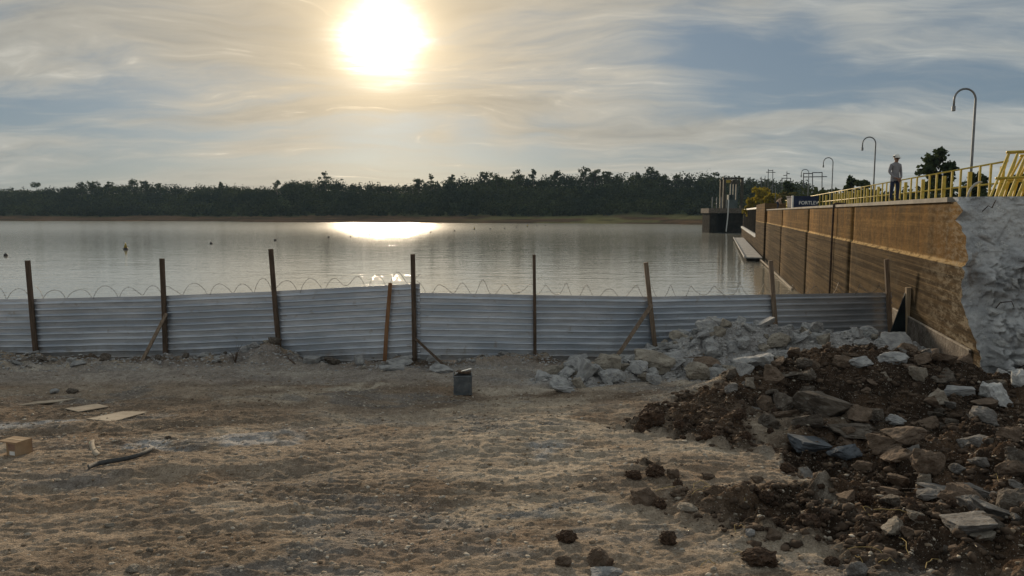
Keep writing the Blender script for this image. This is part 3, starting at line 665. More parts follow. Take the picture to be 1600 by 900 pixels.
# the torn end face: rough fresh concrete
def torn_material():
    m = bpy.data.materials.new('fresh_broken_concrete'); m.use_nodes = True; t = NT(m.node_tree)
    pos = t.n('ShaderNodeNewGeometry').outputs['Position']
    n1 = t.noise(pos, 1.1, 5, .62); n2 = t.noise(pos, 7, 6, .7); n3 = t.noise(pos, 26, 4, .65)
    c = t.mix(t.ss(n1, .35, .65), (.46, .47, .485), (.66, .66, .655))
    c = t.mix(t.ss(n2, .54, .70), c, (.76, .755, .73))
    c = t.mix(t.math('MULTIPLY', t.ss(t.math('ADD', t.math('MULTIPLY', n3, .6), t.math('MULTIPLY', n2, .4)), .54, .64), .75), c, (.20, .20, .20))
    c = t.mix(t.math('MULTIPLY', t.ss(t.noise(pos, .9, 3, .5, 1.0), .62, .70), .5), c, (.22, .15, .095))
    p = t.n('ShaderNodeBsdfPrincipled', ins={'Base Color': c, 'Roughness': .95, 'Specular IOR Level': .2})
    b = t.n('ShaderNodeBump', ins={'Strength': 1.0, 'Distance': .09, 'Height': t.math('ADD', n2, t.math('MULTIPLY', n3, .4))})
    t.t.links.new(b.outputs[0], p.inputs['Normal'])
    t.n('ShaderNodeOutputMaterial', ins={0: p.outputs[0]}); return m
M['torn'] = torn_material()
ns, nt = 170, 220; S, T = np.meshgrid(np.linspace(0, 1, ns), np.linspace(0, 1, nt))
s_m = S * 4.6; z_m = .9 + T * (CREST - .9)
y_lin = np.interp(z_m, [1.5, 4.0, CREST], [18.9, 19.9, 20.9]); y_edge = y_lin + (np.interp(z_m, tz, ty) - y_lin) * np.exp(-s_m / .16)
rough = np.clip((CREST - 1.0 - z_m) / 1.2, 0, 1); rough = np.maximum(rough, sstep(.55, 0, s_m) * .25)
bul = fbm(s_m * .9, z_m * .9, 5, 601, .58); ridg = np.abs(fbm(s_m * 1.7, z_m * 1.7, 4, 611))
def cells(sc, seed):                       # angular broken facets: nearest random point, each with its own tilt
    ci, cj = np.floor(s_m * sc), np.floor(z_m * sc); best = np.full(s_m.shape, 9.0); val = np.zeros(s_m.shape)
    for di in (-1, 0, 1):
        for dj in (-1, 0, 1):
            gi, gj = ci + di, cj + dj; px_ = gi + hashn(gi, gj, seed); py_ = gj + hashn(gi, gj, seed + 1); ds, dz = s_m * sc - px_, z_m * sc - py_
            d_ = ds * ds + dz * dz; h_ = hashn(gi, gj, seed + 2) - .5 + (hashn(gi, gj, seed + 3) - .5) * ds * 1.2 + (hashn(gi, gj, seed + 4) - .5) * dz * 1.2
            val = np.where(d_ < best, h_, val); best = np.minimum(best, d_)
    return val
facet = cells(1.5, 621) * 1.5 + cells(3.6, 661) * .6
ledge = sstep(CREST - 1.45, CREST - 1.85, z_m + bul * .9) * sstep(.35, .75, s_m + bul * .5)
rough = np.maximum(ledge, .12)
toward = rough * (.25 * bul + .35 * ridg + .34 * facet) + .05 * cells(2.6, 691) + .03 * cells(7.0, 695) + .05 * fbm(s_m * 5, z_m * 5, 4, 631) + rough * .34 * np.abs(fbm(s_m * 3.4, z_m * 3.4, 4, 641, .6)) + (.03 + .05 * rough) * fbm(s_m * 12, z_m * 12, 3, 651, .6) + sstep(CREST - 2.4, .9, z_m) * s_m * .55 + ledge * .45
toward = toward * sstep(0, .10, s_m)
s_in = s_m + np.where(z_m > ZT - .03, .09, 0.0); PXs = WX0 + y_edge * TW - WN.x * s_in - WD.x * toward; PYs = y_edge - WN.y * s_in - WD.y * toward
idt = np.arange(ns * nt).reshape(nt, ns)
tv = np.stack([PXs, PYs, z_m], -1).reshape(-1, 3) - dloc
link('torn_end', np_mesh('torn_end', tv, np.stack([idt[:-1, :-1], idt[:-1, 1:], idt[1:, 1:], idt[1:, :-1]], -1).reshape(-1, 4), False), M['torn'], dam)
def torn_pt(s, z, out=.04):
    j = int(np.clip((z - .9) / (CREST - .9) * (nt - 1), 0, nt - 1)); i = int(np.clip(s / 4.6 * (ns - 1), 0, ns - 1))
    return Vector((PXs[j, i], PYs[j, i], z_m[j, i])) - WD * out
# bent reinforcing bars sticking out of the torn face
for (s0, z0, segs) in [(.75, 4.0, [(0, 0, .25), (.08, .16, .30), (.32, .20, .34), (.40, .05, .30), (.30, -.25, .12)]), (.55, 6.55, [(0, 0, .05), (.12, .16, .12), (.20, .10, .15), (.30, .30, .08)]), (.95, 2.55, [(0, 0, .05), (.25, .22, .20), (.55, .40, .16), (.75, .42, .05)]), (.7, 2.4, [(0, 0, .05), (.3, .22, .22), (.5, .25, .25)]), (1.3, 3.5, [(0, 0, .05), (.05, .2, .3), (.2, .1, .35), (.25, -.2, .2)]), (1.25, 5.3, [(0, 0, .0), (.2, .08, .15), (.4, .03, .2)])]:
    p0 = torn_pt(s0, z0, 0); pts = [p0 - WN * a + Vector((0, 0, b)) - WD * c for a, b, c in segs]
    m = MB(); m.tube(pts, .014, 5); m.build('rebar', M['rust'], dam, True)
# plinth along the foot of the near wall with a chalky top edge
ZP = CAMZ - 3.54; yq0 = 18.75; yq1 = 27.2
m = MB(); q = [wall_pt(yq0, 0, -.07), wall_pt(yq1, 0, -.07), wall_pt(yq1, 0, .2), wall_pt(yq0 + .05, 0, .2)]
m.add([(p.x, p.y, z) for z in (.9, ZP) for p in q], [(0, 1, 2, 3), (4, 7, 6, 5), (0, 4, 5, 1), (1, 5, 6, 2), (2, 6, 7, 3), (3, 7, 4, 0)]); m.build('plinth', M['stone_dark'], dam)
m = MB(); m.bar(wall_pt(yq0, ZP + .012, -.05), wall_pt(yq1, ZP + .012, -.05), .06, .03); m.build('plinth_edge', M['stone_pale'], dam)
# pipes and joints on the lake face
for px, r, lab in [(1302.5, .06, 'dark_pipe')]:
    Yp, _ = wall_hit(px, 380); m = MB()
    m.tube([wall_pt(Yp, -.8, -.10), wall_pt(Yp, ZT, -.10), wall_pt(Yp, CREST - .2, -.08), wall_pt(Yp, CREST + .02, -.08), wall_pt(Yp + .1, CREST + .08, .06), wall_pt(Yp + .2, CREST + .05, .6)] if r > .05 else [wall_pt(Yp, -.8, -.035), wall_pt(Yp, CREST - .2, -.03)], r, 8)
    m.build('wall_pipe', M['rust'], dam, True)
# far block, grating bays
Y0, Y1 = 104.05, 128.0
m = MB(); q = [wall_pt(Y0, 0, -.25), wall_pt(Y1, 0, -.25), wall_pt(Y1, 0, 3), wall_pt(Y0, 0, 3)]
m.add([(p.x, p.y, z) for z in (-1, CREST + .85) for p in q], [(0, 1, 2, 3), (4, 7, 6, 5), (0, 4, 5, 1), (1, 5, 6, 2), (2, 6, 7, 3), (3, 7, 4, 0)]); m.build('gate_pier', M['dam'], dam)
m = MB(); q = [wall_pt(128.05, 0, 1.2), wall_pt(212, 0, 1.2), wall_pt(212, 0, 4), wall_pt(128.05, 0, 4)]
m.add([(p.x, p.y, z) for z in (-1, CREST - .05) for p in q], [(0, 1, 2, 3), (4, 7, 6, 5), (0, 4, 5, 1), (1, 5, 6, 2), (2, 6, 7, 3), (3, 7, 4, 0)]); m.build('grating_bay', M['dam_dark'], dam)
m = MB(); q = [wall_pt(128.05, 0, -.1), wall_pt(212, 0, -.1), wall_pt(212, 0, 1.19), wall_pt(128.05, 0, 1.19)]
m.add([(p.x, p.y, z) for z in (-1, 2.1) for p in q], [(0, 1, 2, 3), (4, 7, 6, 5), (0, 4, 5, 1), (1, 5, 6, 2), (2, 6, 7, 3), (3, 7, 4, 0)]); m.build('sill', M['dam'], dam)
for k in range(15):
    Yk = 131 + k * 5.6
    m = MB(); m.bar(wall_pt(Yk, 2.1, .5), wall_pt(Yk, CREST + .1, .5), .35, .35); m.build('grating_bar', M['dam_dark'], dam)
    m = MB(); m.box(wall_pt(Yk + 2, 2.35, .25), (.7, 1.6, .5)); m.build('sill_tooth', M['white'], dam)
m = MB(); m.bar(wall_pt(129, CREST + .35, .3), wall_pt(211, CREST + .35, .3), .4, .3); m.build('cap_beam', M['white'], dam)

# floating walkway along the wall
pont = empty('floating_walkway', wall_pt(130, 0, -1.5), 'narrow grey floating walkway moored along the dam wall', 'walkway')
Ya, Yb = 98, 176
for k in range(13):
    y0 = Ya + (Yb - Ya) * k / 13; y1 = Ya + (Yb - Ya) * (k + 1) / 13 - .25
    m = MB(); q = [wall_pt(y0, 0, -3.0), wall_pt(y1, 0, -3.0), wall_pt(y1, 0, -.7), wall_pt(y0, 0, -.7)]
    m.add([(p.x, p.y, z) for z in (.42, .55) for p in q], [(0, 1, 2, 3), (4, 7, 6, 5), (0, 4, 5, 1), (1, 5, 6, 2), (2, 6, 7, 3), (3, 7, 4, 0)]); m.build('deck', M['concrete'], pont)
    m = MB(); q = [wall_pt(y0 + .3, 0, -2.7), wall_pt(y1 - .3, 0, -2.7), wall_pt(y1 - .3, 0, -1.0), wall_pt(y0 + .3, 0, -1.0)]
    m.add([(p.x, p.y, z) for z in (-.3, .415) for p in q], [(0, 1, 2, 3), (4, 7, 6, 5), (0, 4, 5, 1), (1, 5, 6, 2), (2, 6, 7, 3), (3, 7, 4, 0)]); m.build('float', M['dam_dark'], pont)
    m = MB(); m.tube([wall_pt(y0, .62, -2.95), wall_pt(y1, .62, -2.95)], .09, 6); m.build('edge_pipe', M['concrete'], pont)
m = MB(); m.tube([wall_pt(62, .05, -.25), wall_pt(98, .25, -.9)], .10, 6); m.build('mooring_pipe', M['stone_pale'], pont)

# intake tower with gantry at the far end
TY = 236.0
tow = empty('intake_tower', atY(1135, 363, TY), 'dark concrete intake tower with a steel hoist gantry standing in the lake beyond the dam', 'tower')
def tbox(name, x0, x1, ytop, ybot, mat, dep=8, dy=0, parent=tow):
    a = atY(x0, ytop, TY); b = atY(x1, ybot, TY); m = MB(); m.box(((a.x + b.x) / 2, TY + dep / 2 + dy, (a.z + b.z) / 2), (b.x - a.x, dep, a.z - b.z)); return m.build(name, mat, parent)
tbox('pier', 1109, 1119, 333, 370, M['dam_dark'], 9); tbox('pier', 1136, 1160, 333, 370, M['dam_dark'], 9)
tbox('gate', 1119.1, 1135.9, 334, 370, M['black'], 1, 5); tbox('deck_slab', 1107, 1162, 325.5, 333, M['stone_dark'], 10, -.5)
for x in (1133.5, 1161): tbox('gantry_post', x - 1.4, x + 1.4, 278, 325.4, M['machine'], .6, 1)
for x in (1136.5, 1158): tbox('gantry_post', x - 1.0, x + 1.0, 279, 325.4, M['machine'], .6, 7)
tbox('gantry_beam', 1131.5, 1163, 277, 279.8, M['machine'], .8, 1.0); tbox('gantry_beam', 1135, 1159.5, 279.2, 281.0, M['machine'], .8, 7)
tbox('crane_girder', 1137, 1157, 280.9, 284.8, M['yellow'], 1.4, 3); tbox('hoist', 1146, 1157, 281.2, 287, M['machine'], 2, 1.2)
for x in (1147, 1151.5, 1156): tbox('lift_column', x - 1, x + 1, 287.2, 318, M['teal_machine'], .7, 3)
tbox('motor_house', 1139, 1155, 312, 325.4, M['teal_machine'], 3, 2); tbox('motor', 1143, 1150, 304, 311.9, M['teal_machine'], 2, 3)
for x in (1113, 1120, 1127): tbox('rail_post', x - .4, x + .4, 308, 325.4, M['steel'], .15, 0)
m = MB(); m.tube([atY(1138.5, 312, TY - 1), atY(1137, 340, TY - 1), atY(1134.5, 362, TY - 1)], .16, 6); m.build('drain_pipe', M['white'], tow)
# riprap headland below the tower
g = np.random.default_rng(5); 

# ------------------------------------------------------------------ crest railing and lamps
XR = 9.2
def crest_pt(Y, z, x0): return Vector((x0 + Y * TW, Y, z))
rail = empty('crest_railing', crest_pt(60, CREST, XR), 'long yellow steel railing along the far edge of the dam crest', 'railing')
m = MB(); m.tube([crest_pt(24.0, CREST + 1.2, XR), crest_pt(104, CREST + 1.2, XR)], .032, 8); m.build('top_rail', M['yellow'], rail, True)
m = MB(); m.tube([crest_pt(21.5, CREST + .52, XR), crest_pt(104, CREST + .52, XR)], .032, 8); m.build('lower_rail', M['yellow'], rail, True)
Yp = 24.4; k = 0
while Yp < 104:
    m = MB(); wd = .15 if k % 3 == 0 else .07
    m.box(crest_pt(Yp, CREST + (.60 if k % 3 else .53), XR + .003), (wd, .05, 1.18 if k % 3 else 1.05)); m.build('post', M['yellow'], rail); Yp += 1.05 if Yp < 60 else 2.1; k += 1
for i, (px, Y) in enumerate([(1516, None), (1365, None), (1300, None), (1263, None), (1212, None)]):
    XL = 9.45; Yl, _ = wall_hit(px, 290, XL); b = crest_pt(Yl, CREST, XL)
    lab = ['nearest and tallest curved grey lamp post on the dam crest', 'second nearest curved lamp post, left of the standing man', 'third nearest curved lamp post on the dam crest', 'fourth nearest curved lamp post, in front of the substation portal', 'farthest curved lamp post on the dam crest'][i]
    lamp = empty('street_lamp', b, lab, 'lamp post', 'curved lamps on the dam crest')
    hgt = 4.15; rad_ = .40; z0 = CREST + hgt - rad_
    pts = [b, b + Vector((0, 0, 1.5)), Vector((b.x, b.y, z0))] + [Vector((b.x - rad_ + rad_ * math.cos(a), b.y, z0 + rad_ * math.sin(a))) for a in np.linspace(0.15, math.pi, 12)] + [Vector((b.x - 2 * rad_, b.y, z0 - .22))]
    m = MB(); m.tube(pts, [.05, .048, .042] + [.038] * 13, 8); m.build('post', M['steel'], lamp, True)
    m = MB(); m.lathe((b.x - 2 * rad_, b.y, z0 - .42), [(.055, 0), (.065, .02), (.065, .17), (.045, .20)], 10); m.build('lamp_head', M['steel'], lamp)
    m = MB(); m.lathe((b.x, b.y, CREST), [(.13, 0), (.13, .02), (.07, .025), (.06, .12)], 10); m.build('base_plate', M['steel'], lamp)

# railing sections taken down and leant together on the near end
def railing_section(px0, Y, lean, label, L=2.6, n=10):
    b = crest_pt(Y, CREST, 0); b.x = (px0 - 800) / F * Y; root = empty('railing_section', b, label, 'railing section', 'dismantled railing sections')
    a = Vector((1, .12, 0)).normalized(); up = Vector((math.sin(lean) * .95, .15, math.cos(lean))).normalized(); H = 1.42
    for t in (.42, 1.0):
        m = MB(); p = b + up * H * t; m.tube([p - a * .06 + Vector((0, 0, -.02)), p + a * L + Vector((0, 0, .10))], .035, 8); m.build('rail', M['yellow'], root, True)
    for i in range(n):
        p = b + a * (L * i / (n - 1) * .96 + .02); m = MB(); m.bar(p, p + up * H * .985 + Vector((0, 0, .06 * i / n)), .06, .03, up=(0, 1, 0)); m.build('bar', M['yellow'], root)
railing_section(1541, 20.9, R(26), 'leaning yellow railing section at the near end of the crest, foremost in its stack')
railing_section(1556, 21.35, R(32), 'leaning yellow railing section in the middle of the stack on the near crest')
railing_section(1549, 21.9, R(20), 'leaning yellow railing section at the back of the stack on the near crest')
m = MB(); pb = crest_pt(22.4, CREST, 8.3); pb.x = (1507 - 800) / F * 22.4
m.tube([pb, pb + Vector((.02, 0, .14)), pb + Vector((.09, .02, .28)), pb + Vector((.20, .03, .40)), pb + Vector((.34, .05, .47)), pb + Vector((.42, .05, .46))], .035, 8)
o = m.build('bent_pipe', M['pipe_grey'], None, True); tag(o, 'bent grey pipe end rising from the torn near end of the crest', 'pipe')

# dark blue water tank on the crest
tk = atY(1257, 323, 68.6); tk.z = CREST
tank = empty('water_tank', tk, 'dark blue rectangular water tank with white lettering standing on the dam crest', 'tank')
a = atY(1237.5, 323, 68.6); b = atY(1278, 323, 68.6); zt = atY(1257, 307.5, 68.6).z
m = MB(); cx = (a.x + b.x) / 2; hw = (b.x - a.x) / 2; hh = zt - CREST
m.add([(cx - hw * .97, 68.6, CREST + .003), (cx + hw * .97, 68.6, CREST + .003), (cx + hw * .97, 69.9, CREST + .003), (cx - hw * .97, 69.9, CREST + .003), (cx - hw, 68.5, zt), (cx + hw, 68.5, zt), (cx + hw, 70, zt), (cx - hw, 70, zt)], [(0, 3, 2, 1), (0, 1, 5, 4), (1, 2, 6, 5), (2, 3, 7, 6), (3, 0, 4, 7), (4, 5, 6, 7)]); m.build('body', M['tank_blue'], tank, bevel=.03)
m = MB(); m.box((cx, 69.25, zt + .035), (hw * 2 + .1, 1.62, .06)); m.build('rim', M['tank_blue'], tank)
m = MB(); m.box((cx - hw - .03, 68.45, CREST + hh / 2 + .06), (.14, .12, hh + .1)); m.build('corner_post', M['white'], tank)
fc = bpy.data.curves.new('lettering', 'FONT'); fc.body = 'FORTLEV'; fc.size = .44; fc.align_x = 'CENTER'; fc.extrude = .004; fc.offset = .008
fo = bpy.data.objects.new('lettering_text', fc); COL.objects.link(fo); bpy.context.view_layer.update()
fme = bpy.data.meshes.new_from_object(fo.evaluated_get(bpy.context.evaluated_depsgraph_get())); bpy.data.objects.remove(fo)
lo_ = link('lettering', fme, M['white'], tank); lo_.location = Vector((cx + .28, 68.515, CREST + .30)) - tank.location; lo_.rotation_euler = (math.pi / 2 + .03, 0, 0)

# ------------------------------------------------------------------ people
def skin_body(joints, edges, root):
    me = bpy.data.meshes.new('body'); me.from_pydata([j[0] for j in joints], [], edges)
    o = bpy.data.objects.new('body_tmp', me); COL.objects.link(o)
    md = o.modifiers.new('Skin', 'SKIN'); md.use_smooth_shade = True
    for v, j in zip(me.skin_vertices[0].data, joints): v.radius = j[1] if isinstance(j[1], tuple) else (j[1], j[1]); v.use_root = False
    me.skin_vertices[0].data[root].use_root = True
    sb = o.modifiers.new('Subsurf', 'SUBSURF'); sb.levels = 2; sb.render_levels = 2
    bpy.context.view_layer.update()
    res = bpy.data.meshes.new_from_object(o.evaluated_get(bpy.context.evaluated_depsgraph_get()))
    bpy.data.objects.remove(o); return res
def make_person(loc, rotz, joints, edges, mats, classify, label):
    root = empty('person', loc, label, 'person'); root.rotation_euler = (0, 0, rotz)
    me = skin_body(joints, edges, 0); me.materials.clear()
    for m_ in mats: me.materials.append(m_)
    for p in me.polygons: p.material_index = classify(p.center); p.use_smooth = True
    o = bpy.data.objects.new('body', me); COL.objects.link(o); o.parent = root; return root
def local(mb, name, mat, root, smooth=True):
    me = bpy.data.meshes.new(name); me.from_pydata(mb.v, [], mb.f)
    bm = bmesh.new(); bm.from_mesh(me); bmesh.ops.recalc_face_normals(bm, faces=bm.faces[:]); bm.to_mesh(me); bm.free()
    for p in me.polygons: p.use_smooth = smooth
    return link(name, me, mat, root)
J = [((0, 0, .96), (.155, .115)), ((0, .01, 1.12), (.15, .115)), ((0, .01, 1.30), (.175, .125)), ((0, .005, 1.44), (.13, .10)), ((0, -.005, 1.53), .058), ((0, -.025, 1.60), .072), ((0, -.03, 1.68), .092), ((0, -.02, 1.76), .085),
     ((.185, .01, 1.42), .075), ((.265, .03, 1.16), .057), ((.17, -.13, .95), .040), ((.06, -.19, .86), .034),
     ((-.185, .01, 1.42), .075), ((-.265, .03, 1.16), .057), ((-.17, -.13, .95), .040), ((-.04, -.20, .88), .034),
     ((.10, 0, .86), (.105, .11)), ((.125, -.02, .50), (.072, .078)), ((.135, .01, .10), .052), ((.145, -.13, .045), .045),
     ((-.10, 0, .86), (.105, .11)), ((-.13, .0, .50), (.072, .078)), ((-.15, .02, .10), .052), ((-.17, -.12, .045), .045)]
E = [(0, 1), (1, 2), (2, 3), (3, 4), (4, 5), (5, 6), (6, 7), (3, 8), (8, 9), (9, 10), (10, 11), (3, 12), (12, 13), (13, 14), (14, 15), (0, 16), (16, 17), (17, 18), (18, 19), (0, 20), (20, 21), (21, 22), (22, 23)]
def cls(c):
    if c.z > 1.535: return 2
    if c.z < .13: return 3
    if c.z < .93 and c.y < -.135: return 2
    return 0 if c.z > .80 else 1
Ym = 29.6; pm = atY(1397, 313, Ym); pm.z = CREST + .003
man = make_person(pm, R(12), J, E, [M['shirt'], M['jeans'], M['skin'], M['boot']], cls, 'person in white hard hat, pale long-sleeved shirt and dark jeans standing on the dam crest')
mb = MB(); mb.lathe((0, -.02, 1.70), [(.119, .0), (.121, .012), (.110, .02), (.111, .06), (.098, .11), (.06, .145), (.015, .155)], 18); mb.box((0, -.15, 1.706), (.15, .10, .012)); local(mb, 'hard_hat', M['white'], man)
mb = MB(); mb.lathe((-.128, -.03, 1.72), [(.02, 0), (.045, .01), (.045, .05), (.02, .06)], 10); mb.bar((-.13, -.05, 1.75), (-.20, -.12, 1.755), .035, .035); local(mb, 'ear_defender', M['black'], man)
mb = MB(); mb.box((0, -.118, 1.685), (.15, .02, .045)); local(mb, 'sunglasses', M['black'], man, False)
mb = MB(); mb.tube([(0, -.118, 1.665), (0, -.142, 1.635), (0, -.12, 1.628)], [.012, .016, .012], 6); mb.bar((-.03, -.112, 1.598), (.03, -.112, 1.598), .012, .012)
for s in (-1, 1): mb.box((s * .093, -.02, 1.665), (.02, .04, .06))
local(mb, 'face', M['skin'], man)
for s, (hx, hy, hz) in ((1, (.045, -.20, .84)), (-1, (-.03, -.21, .86))):
    mb = MB(); mb.box((hx, hy, hz), (.085, .04, .09))
    for k in range(4): x = hx + (k - 1.5) * .021; mb.tube([(x, hy - .012, hz - .04), (x - s * .02, hy - .03, hz - .075), (x - s * .045, hy - .025, hz - (.10 if k in (1, 2) else .09))], [.0095, .009, .007], 6)
    mb.tube([(hx - s * .04, hy, hz + .02), (hx - s * .065, hy - .02, hz - .01), (hx - s * .07, hy - .03, hz - .035)], [.011, .010, .008], 6)
    local(mb, 'hand', M['skin'], man)
# bending figure farther along the crest
J2 = [((0, 0, .82), (.15, .13)), ((.10, 0, .97), (.15, .12)), ((.24, 0, 1.08), (.16, .12)), ((.33, 0, 1.13), (.11, .1)), ((.40, 0, 1.15), .06), ((.46, 0, 1.15), .075), ((.50, 0, 1.17), .095), ((.52, 0, 1.24), .08),
      ((.28, -.17, 1.06), .07), ((.34, -.2, .80), .055), ((.44, -.14, .58), .04), ((.48, -.10, .50), .035),
      ((.28, .17, 1.06), .07), ((.34, .2, .80), .055), ((.44, .14, .58), .04), ((.48, .10, .50), .035),
      ((.0, -.1, .76), (.10, .11)), ((.12, -.13, .45), .075), ((.0, -.14, .10), .052), ((.13, -.15, .045), .045),
      ((.0, .1, .76), (.10, .11)), ((.16, .13, .45), .075), ((.06, .14, .10), .052), ((.19, .15, .045), .045)]
def cls2(c):
    if c.x > .375 and c.z > 1.0: return 2
    if c.z < .13: return 3
    if c.z < .56 and c.x > .38: return 2
    return 0 if c.z > .80 or c.x > .25 else 1
pm2 = atY(1214, 327, 88.0); pm2.z = CREST + .003
man2 = make_person(pm2, R(10), J2, E, [M['shirt_tan'], M['jeans'], M['skin'], M['boot']], cls2, 'person in tan top and dark trousers bending over left of the blue tank')
mb = MB(); mb.lathe((.50, 0, 1.20), [(.125, 0), (.11, .02), (.10, .08), (.05, .12), (.01, .125)], 14); local(mb, 'cap', M['cardboard'], man2)

# ------------------------------------------------------------------ buoys
def cone_buoy(px, py, hpx, label):
    r = ray(px, py); t = -CAMZ / r[2]; p = Vector((r[0] * t, r[1] * t, 0)); k = p.y / F; h = hpx * k; rr = h * .34
    root = empty('cone_buoy', p, label, 'buoy', 'buoys strung across the lake')
    m = MB(); m.lathe(p, [(rr * .8, -.3), (rr, .0), (rr, h * .18), (rr * .75, h * .28)], 14); m.build('float', M['buoy_dark'], root, True)
    m = MB(); m.lathe(p, [(rr * .74, h * .281), (rr * .38, h * .75), (rr * .22, h * .92), (rr * .12, h)], 14); m.build('cone', M['buoy'], root, True)
def ball_buoy(px, py, wpx, label):
    r = ray(px, py); t = -CAMZ / r[2]; p = Vector((r[0] * t, r[1] * t, 0)); k = p.y / F; rr = wpx * k * .5
    root = empty('ball_float', p, label, 'float', 'round floats strung across the lake')
    m = MB(); m.lathe(p, [(rr * math.cos(a), rr * math.sin(a) + rr * .35) for a in np.linspace(-1.45, 1.3, 10)], 14); m.build('ball', M['buoy_dark'], root, True)
    m = MB(); m.lathe(p + Vector((0, 0, rr * 1.28)), [(rr * .22, 0), (rr * .22, rr * .2), (rr * .1, rr * .3)], 8); m.build('lug', M['buoy_dark'], root, True)
cones = [(196.5, 390, 10.5), (577.5, 367.5, 4.6), (741, 358.8, 4.4), (824, 354.2, 3.6)]
for (a_, b_, c_), l in zip(cones, ['large yellow cone buoy on the left of the lake', 'small cone buoy in the middle of the sun glitter', 'small cone buoy just right of the sun glitter', 'farthest small cone buoy in the buoy line']): cone_buoy(a_, b_, c_, l)
balls = [(9, 400, 6), (330, 381, 4.2), (430, 376, 4.2), (513.5, 371.5, 3.4), (548, 370.3, 2.6), (630, 365.6, 3), (673, 363.4, 2.8), (710, 361.4, 2.6), (766, 358.4, 2.6), (788.5, 357.2, 2.4), (807, 355.4, 2.4), (839, 353.4, 2.2), (852, 352.8, 2.2)]
for i, (a_, b_, c_) in enumerate(balls): ball_buoy(a_, b_, c_, f'{ORD[i]} small round float from the left in the buoy line')

# ------------------------------------------------------------------ corrugated fence
fence = empty('corrugated_fence', (0, 24, float(height(np.array([0.]), np.array([24.]))[0])), 'corrugated metal sheet fence on rough timber posts topped with barbed wire', 'fence')
FY = {-170: 24.6, 48: 24.45, 256: 24.3, 430: 24.1, 648: 23.8, 835: 24.0, 1016: 24.4, 1209: 25.0, 1392: 25.9}
cols_ = sorted(FY); tops = {-170: 470, 48: 467, 256: 462, 430: 455, 648: 443}; tops_r = {648: 457, 835: 461, 1016: 463.5, 1209: 460, 1392: 457}
def sheet(xa, ta, xb, tb, Ya, Yb, seed, H=2.2):
    A = atY(xa, ta, Ya); B = atY(xb, tb, Yb); L = (B - A); g = np.random.default_rng(seed)
    nrm = Vector((L.y, -L.x, 0)).normalized()              # towards the camera
    prof = []; z = 0.0; pitch = .205
    while z < H:
        prof += [(z, 0), (z + .108, 0), (z + .116, .006), (z + .136, .052), (z + .168, .058), (z + .176, .004)]; z += pitch
    prof = [p for p in prof if p[0] <= H]; V = []; n = 14
    for i in range(n):
        t = i / (n - 1); P = A + L * t; wob = .012 * math.sin(t * 7 + seed) + .006 * g.normal()
        for (zz_, o) in prof:
            V.append(P + Vector((0, 0, -zz_ + .008 * math.sin(t * 9 + seed * 2) * (zz_ / H))) + nrm * (o + wob + .05 * math.sin(zz_ / H * 3 + seed) * .4 + zz_ * .02))
    k = len(prof); fs = [(i * k + j, i * k + j + 1, (i + 1) * k + j + 1, (i + 1) * k + j) for i in range(n - 1) for j in range(k - 1)]
    m = MB(); m.add(V, fs); o = m.build('sheet', M['sheet'], fence)
    sm = o.modifiers.new('thickness', 'SOLIDIFY'); sm.thickness = .004; sm.offset = 0
    return A, B
seqL = [-170, 48, 256, 430, 648]; seqR = [648, 835, 1016, 1209, 1392]; spans = []
for a_, b_ in zip(seqL, seqL[1:]): spans.append(sheet(a_ - 2, tops[a_], b_ + (8 if b_ == 648 else 1.5), tops[b_], FY[a_] + .0, FY[b_] + .03, a_ % 17, 2.5 if b_ == 648 else 2.25))
for i, (a_, b_) in enumerate(zip(seqR, seqR[1:])): spans.append(sheet(a_ - (-1 if a_ == 648 else 2), tops_r[a_], b_ + 1, tops_r[b_], FY[a_] + (.06 if a_ == 648 else 0), FY[b_] + .03, a_ % 13))
def post(xt, yt, xb, yb, Y, mat, wd=.13, dp=.09, name='post', ext=.25):
    A = atY(xt, yt, Y); B = atY(xb, yb, Y); B = B + (B - A).normalized() * ext
    m = MB(); mid = A.lerp(B, .5) + Vector((random.uniform(-.02, .02), 0, 0)); m.bar(A, mid, wd, dp, up=(0, 1, 0)); m.bar(mid, B, wd * 1.04, dp * 1.02, up=(0, 1, 0)); return m.build(name, mat, fence)
for (xt, yt, xb, yb, key, mt) in [(43, 407, 57, 561, 48, 'wood_dark'), (253, 404, 259, 565, 256, 'wood_dark'), (423, 389, 437, 553, 430, 'wood_dark'), (645, 397, 648, 571, 648, 'wood_dark'), (834.5, 398, 836, 572, 835, 'wood_dark'), (1009, 410, 1025, 555, 1016, 'wood_grey'), (1204, 407, 1214, 545, 1209, 'wood_grey'), (1385, 405, 1394, 555, 1392, 'wood_grey')]:
    post(xt, yt, xb, yb, FY[key] - .13, M[mt], .14 if key != 835 else .10)
post(610, 442, 601, 570, 23.68, M['wood_brown'], .12, .05)
def brace(xa, ya, Ya_, xb, yb, Yb_, mat, wd=.09):
    m = MB(); A = atY(xa, ya, Ya_); B = atY(xb, yb, Yb_); B = B + (B - A).normalized() * .12; m.bar(A, B, wd, .06, up=(0, 1, 0)); m.build('brace', mat, fence)
brace(260, 490, 24.1, 220, 568, 23.2, M['wood_grey'], .10); brace(436, 548, 23.9, 459, 570, 23.0, M['wood_dark'], .12); brace(648, 528, 23.6, 704, 580, 22.3, M['wood_dark'], .07); brace(1018, 476, 24.2, 966, 554, 23.4, M['wood_grey'], .12)
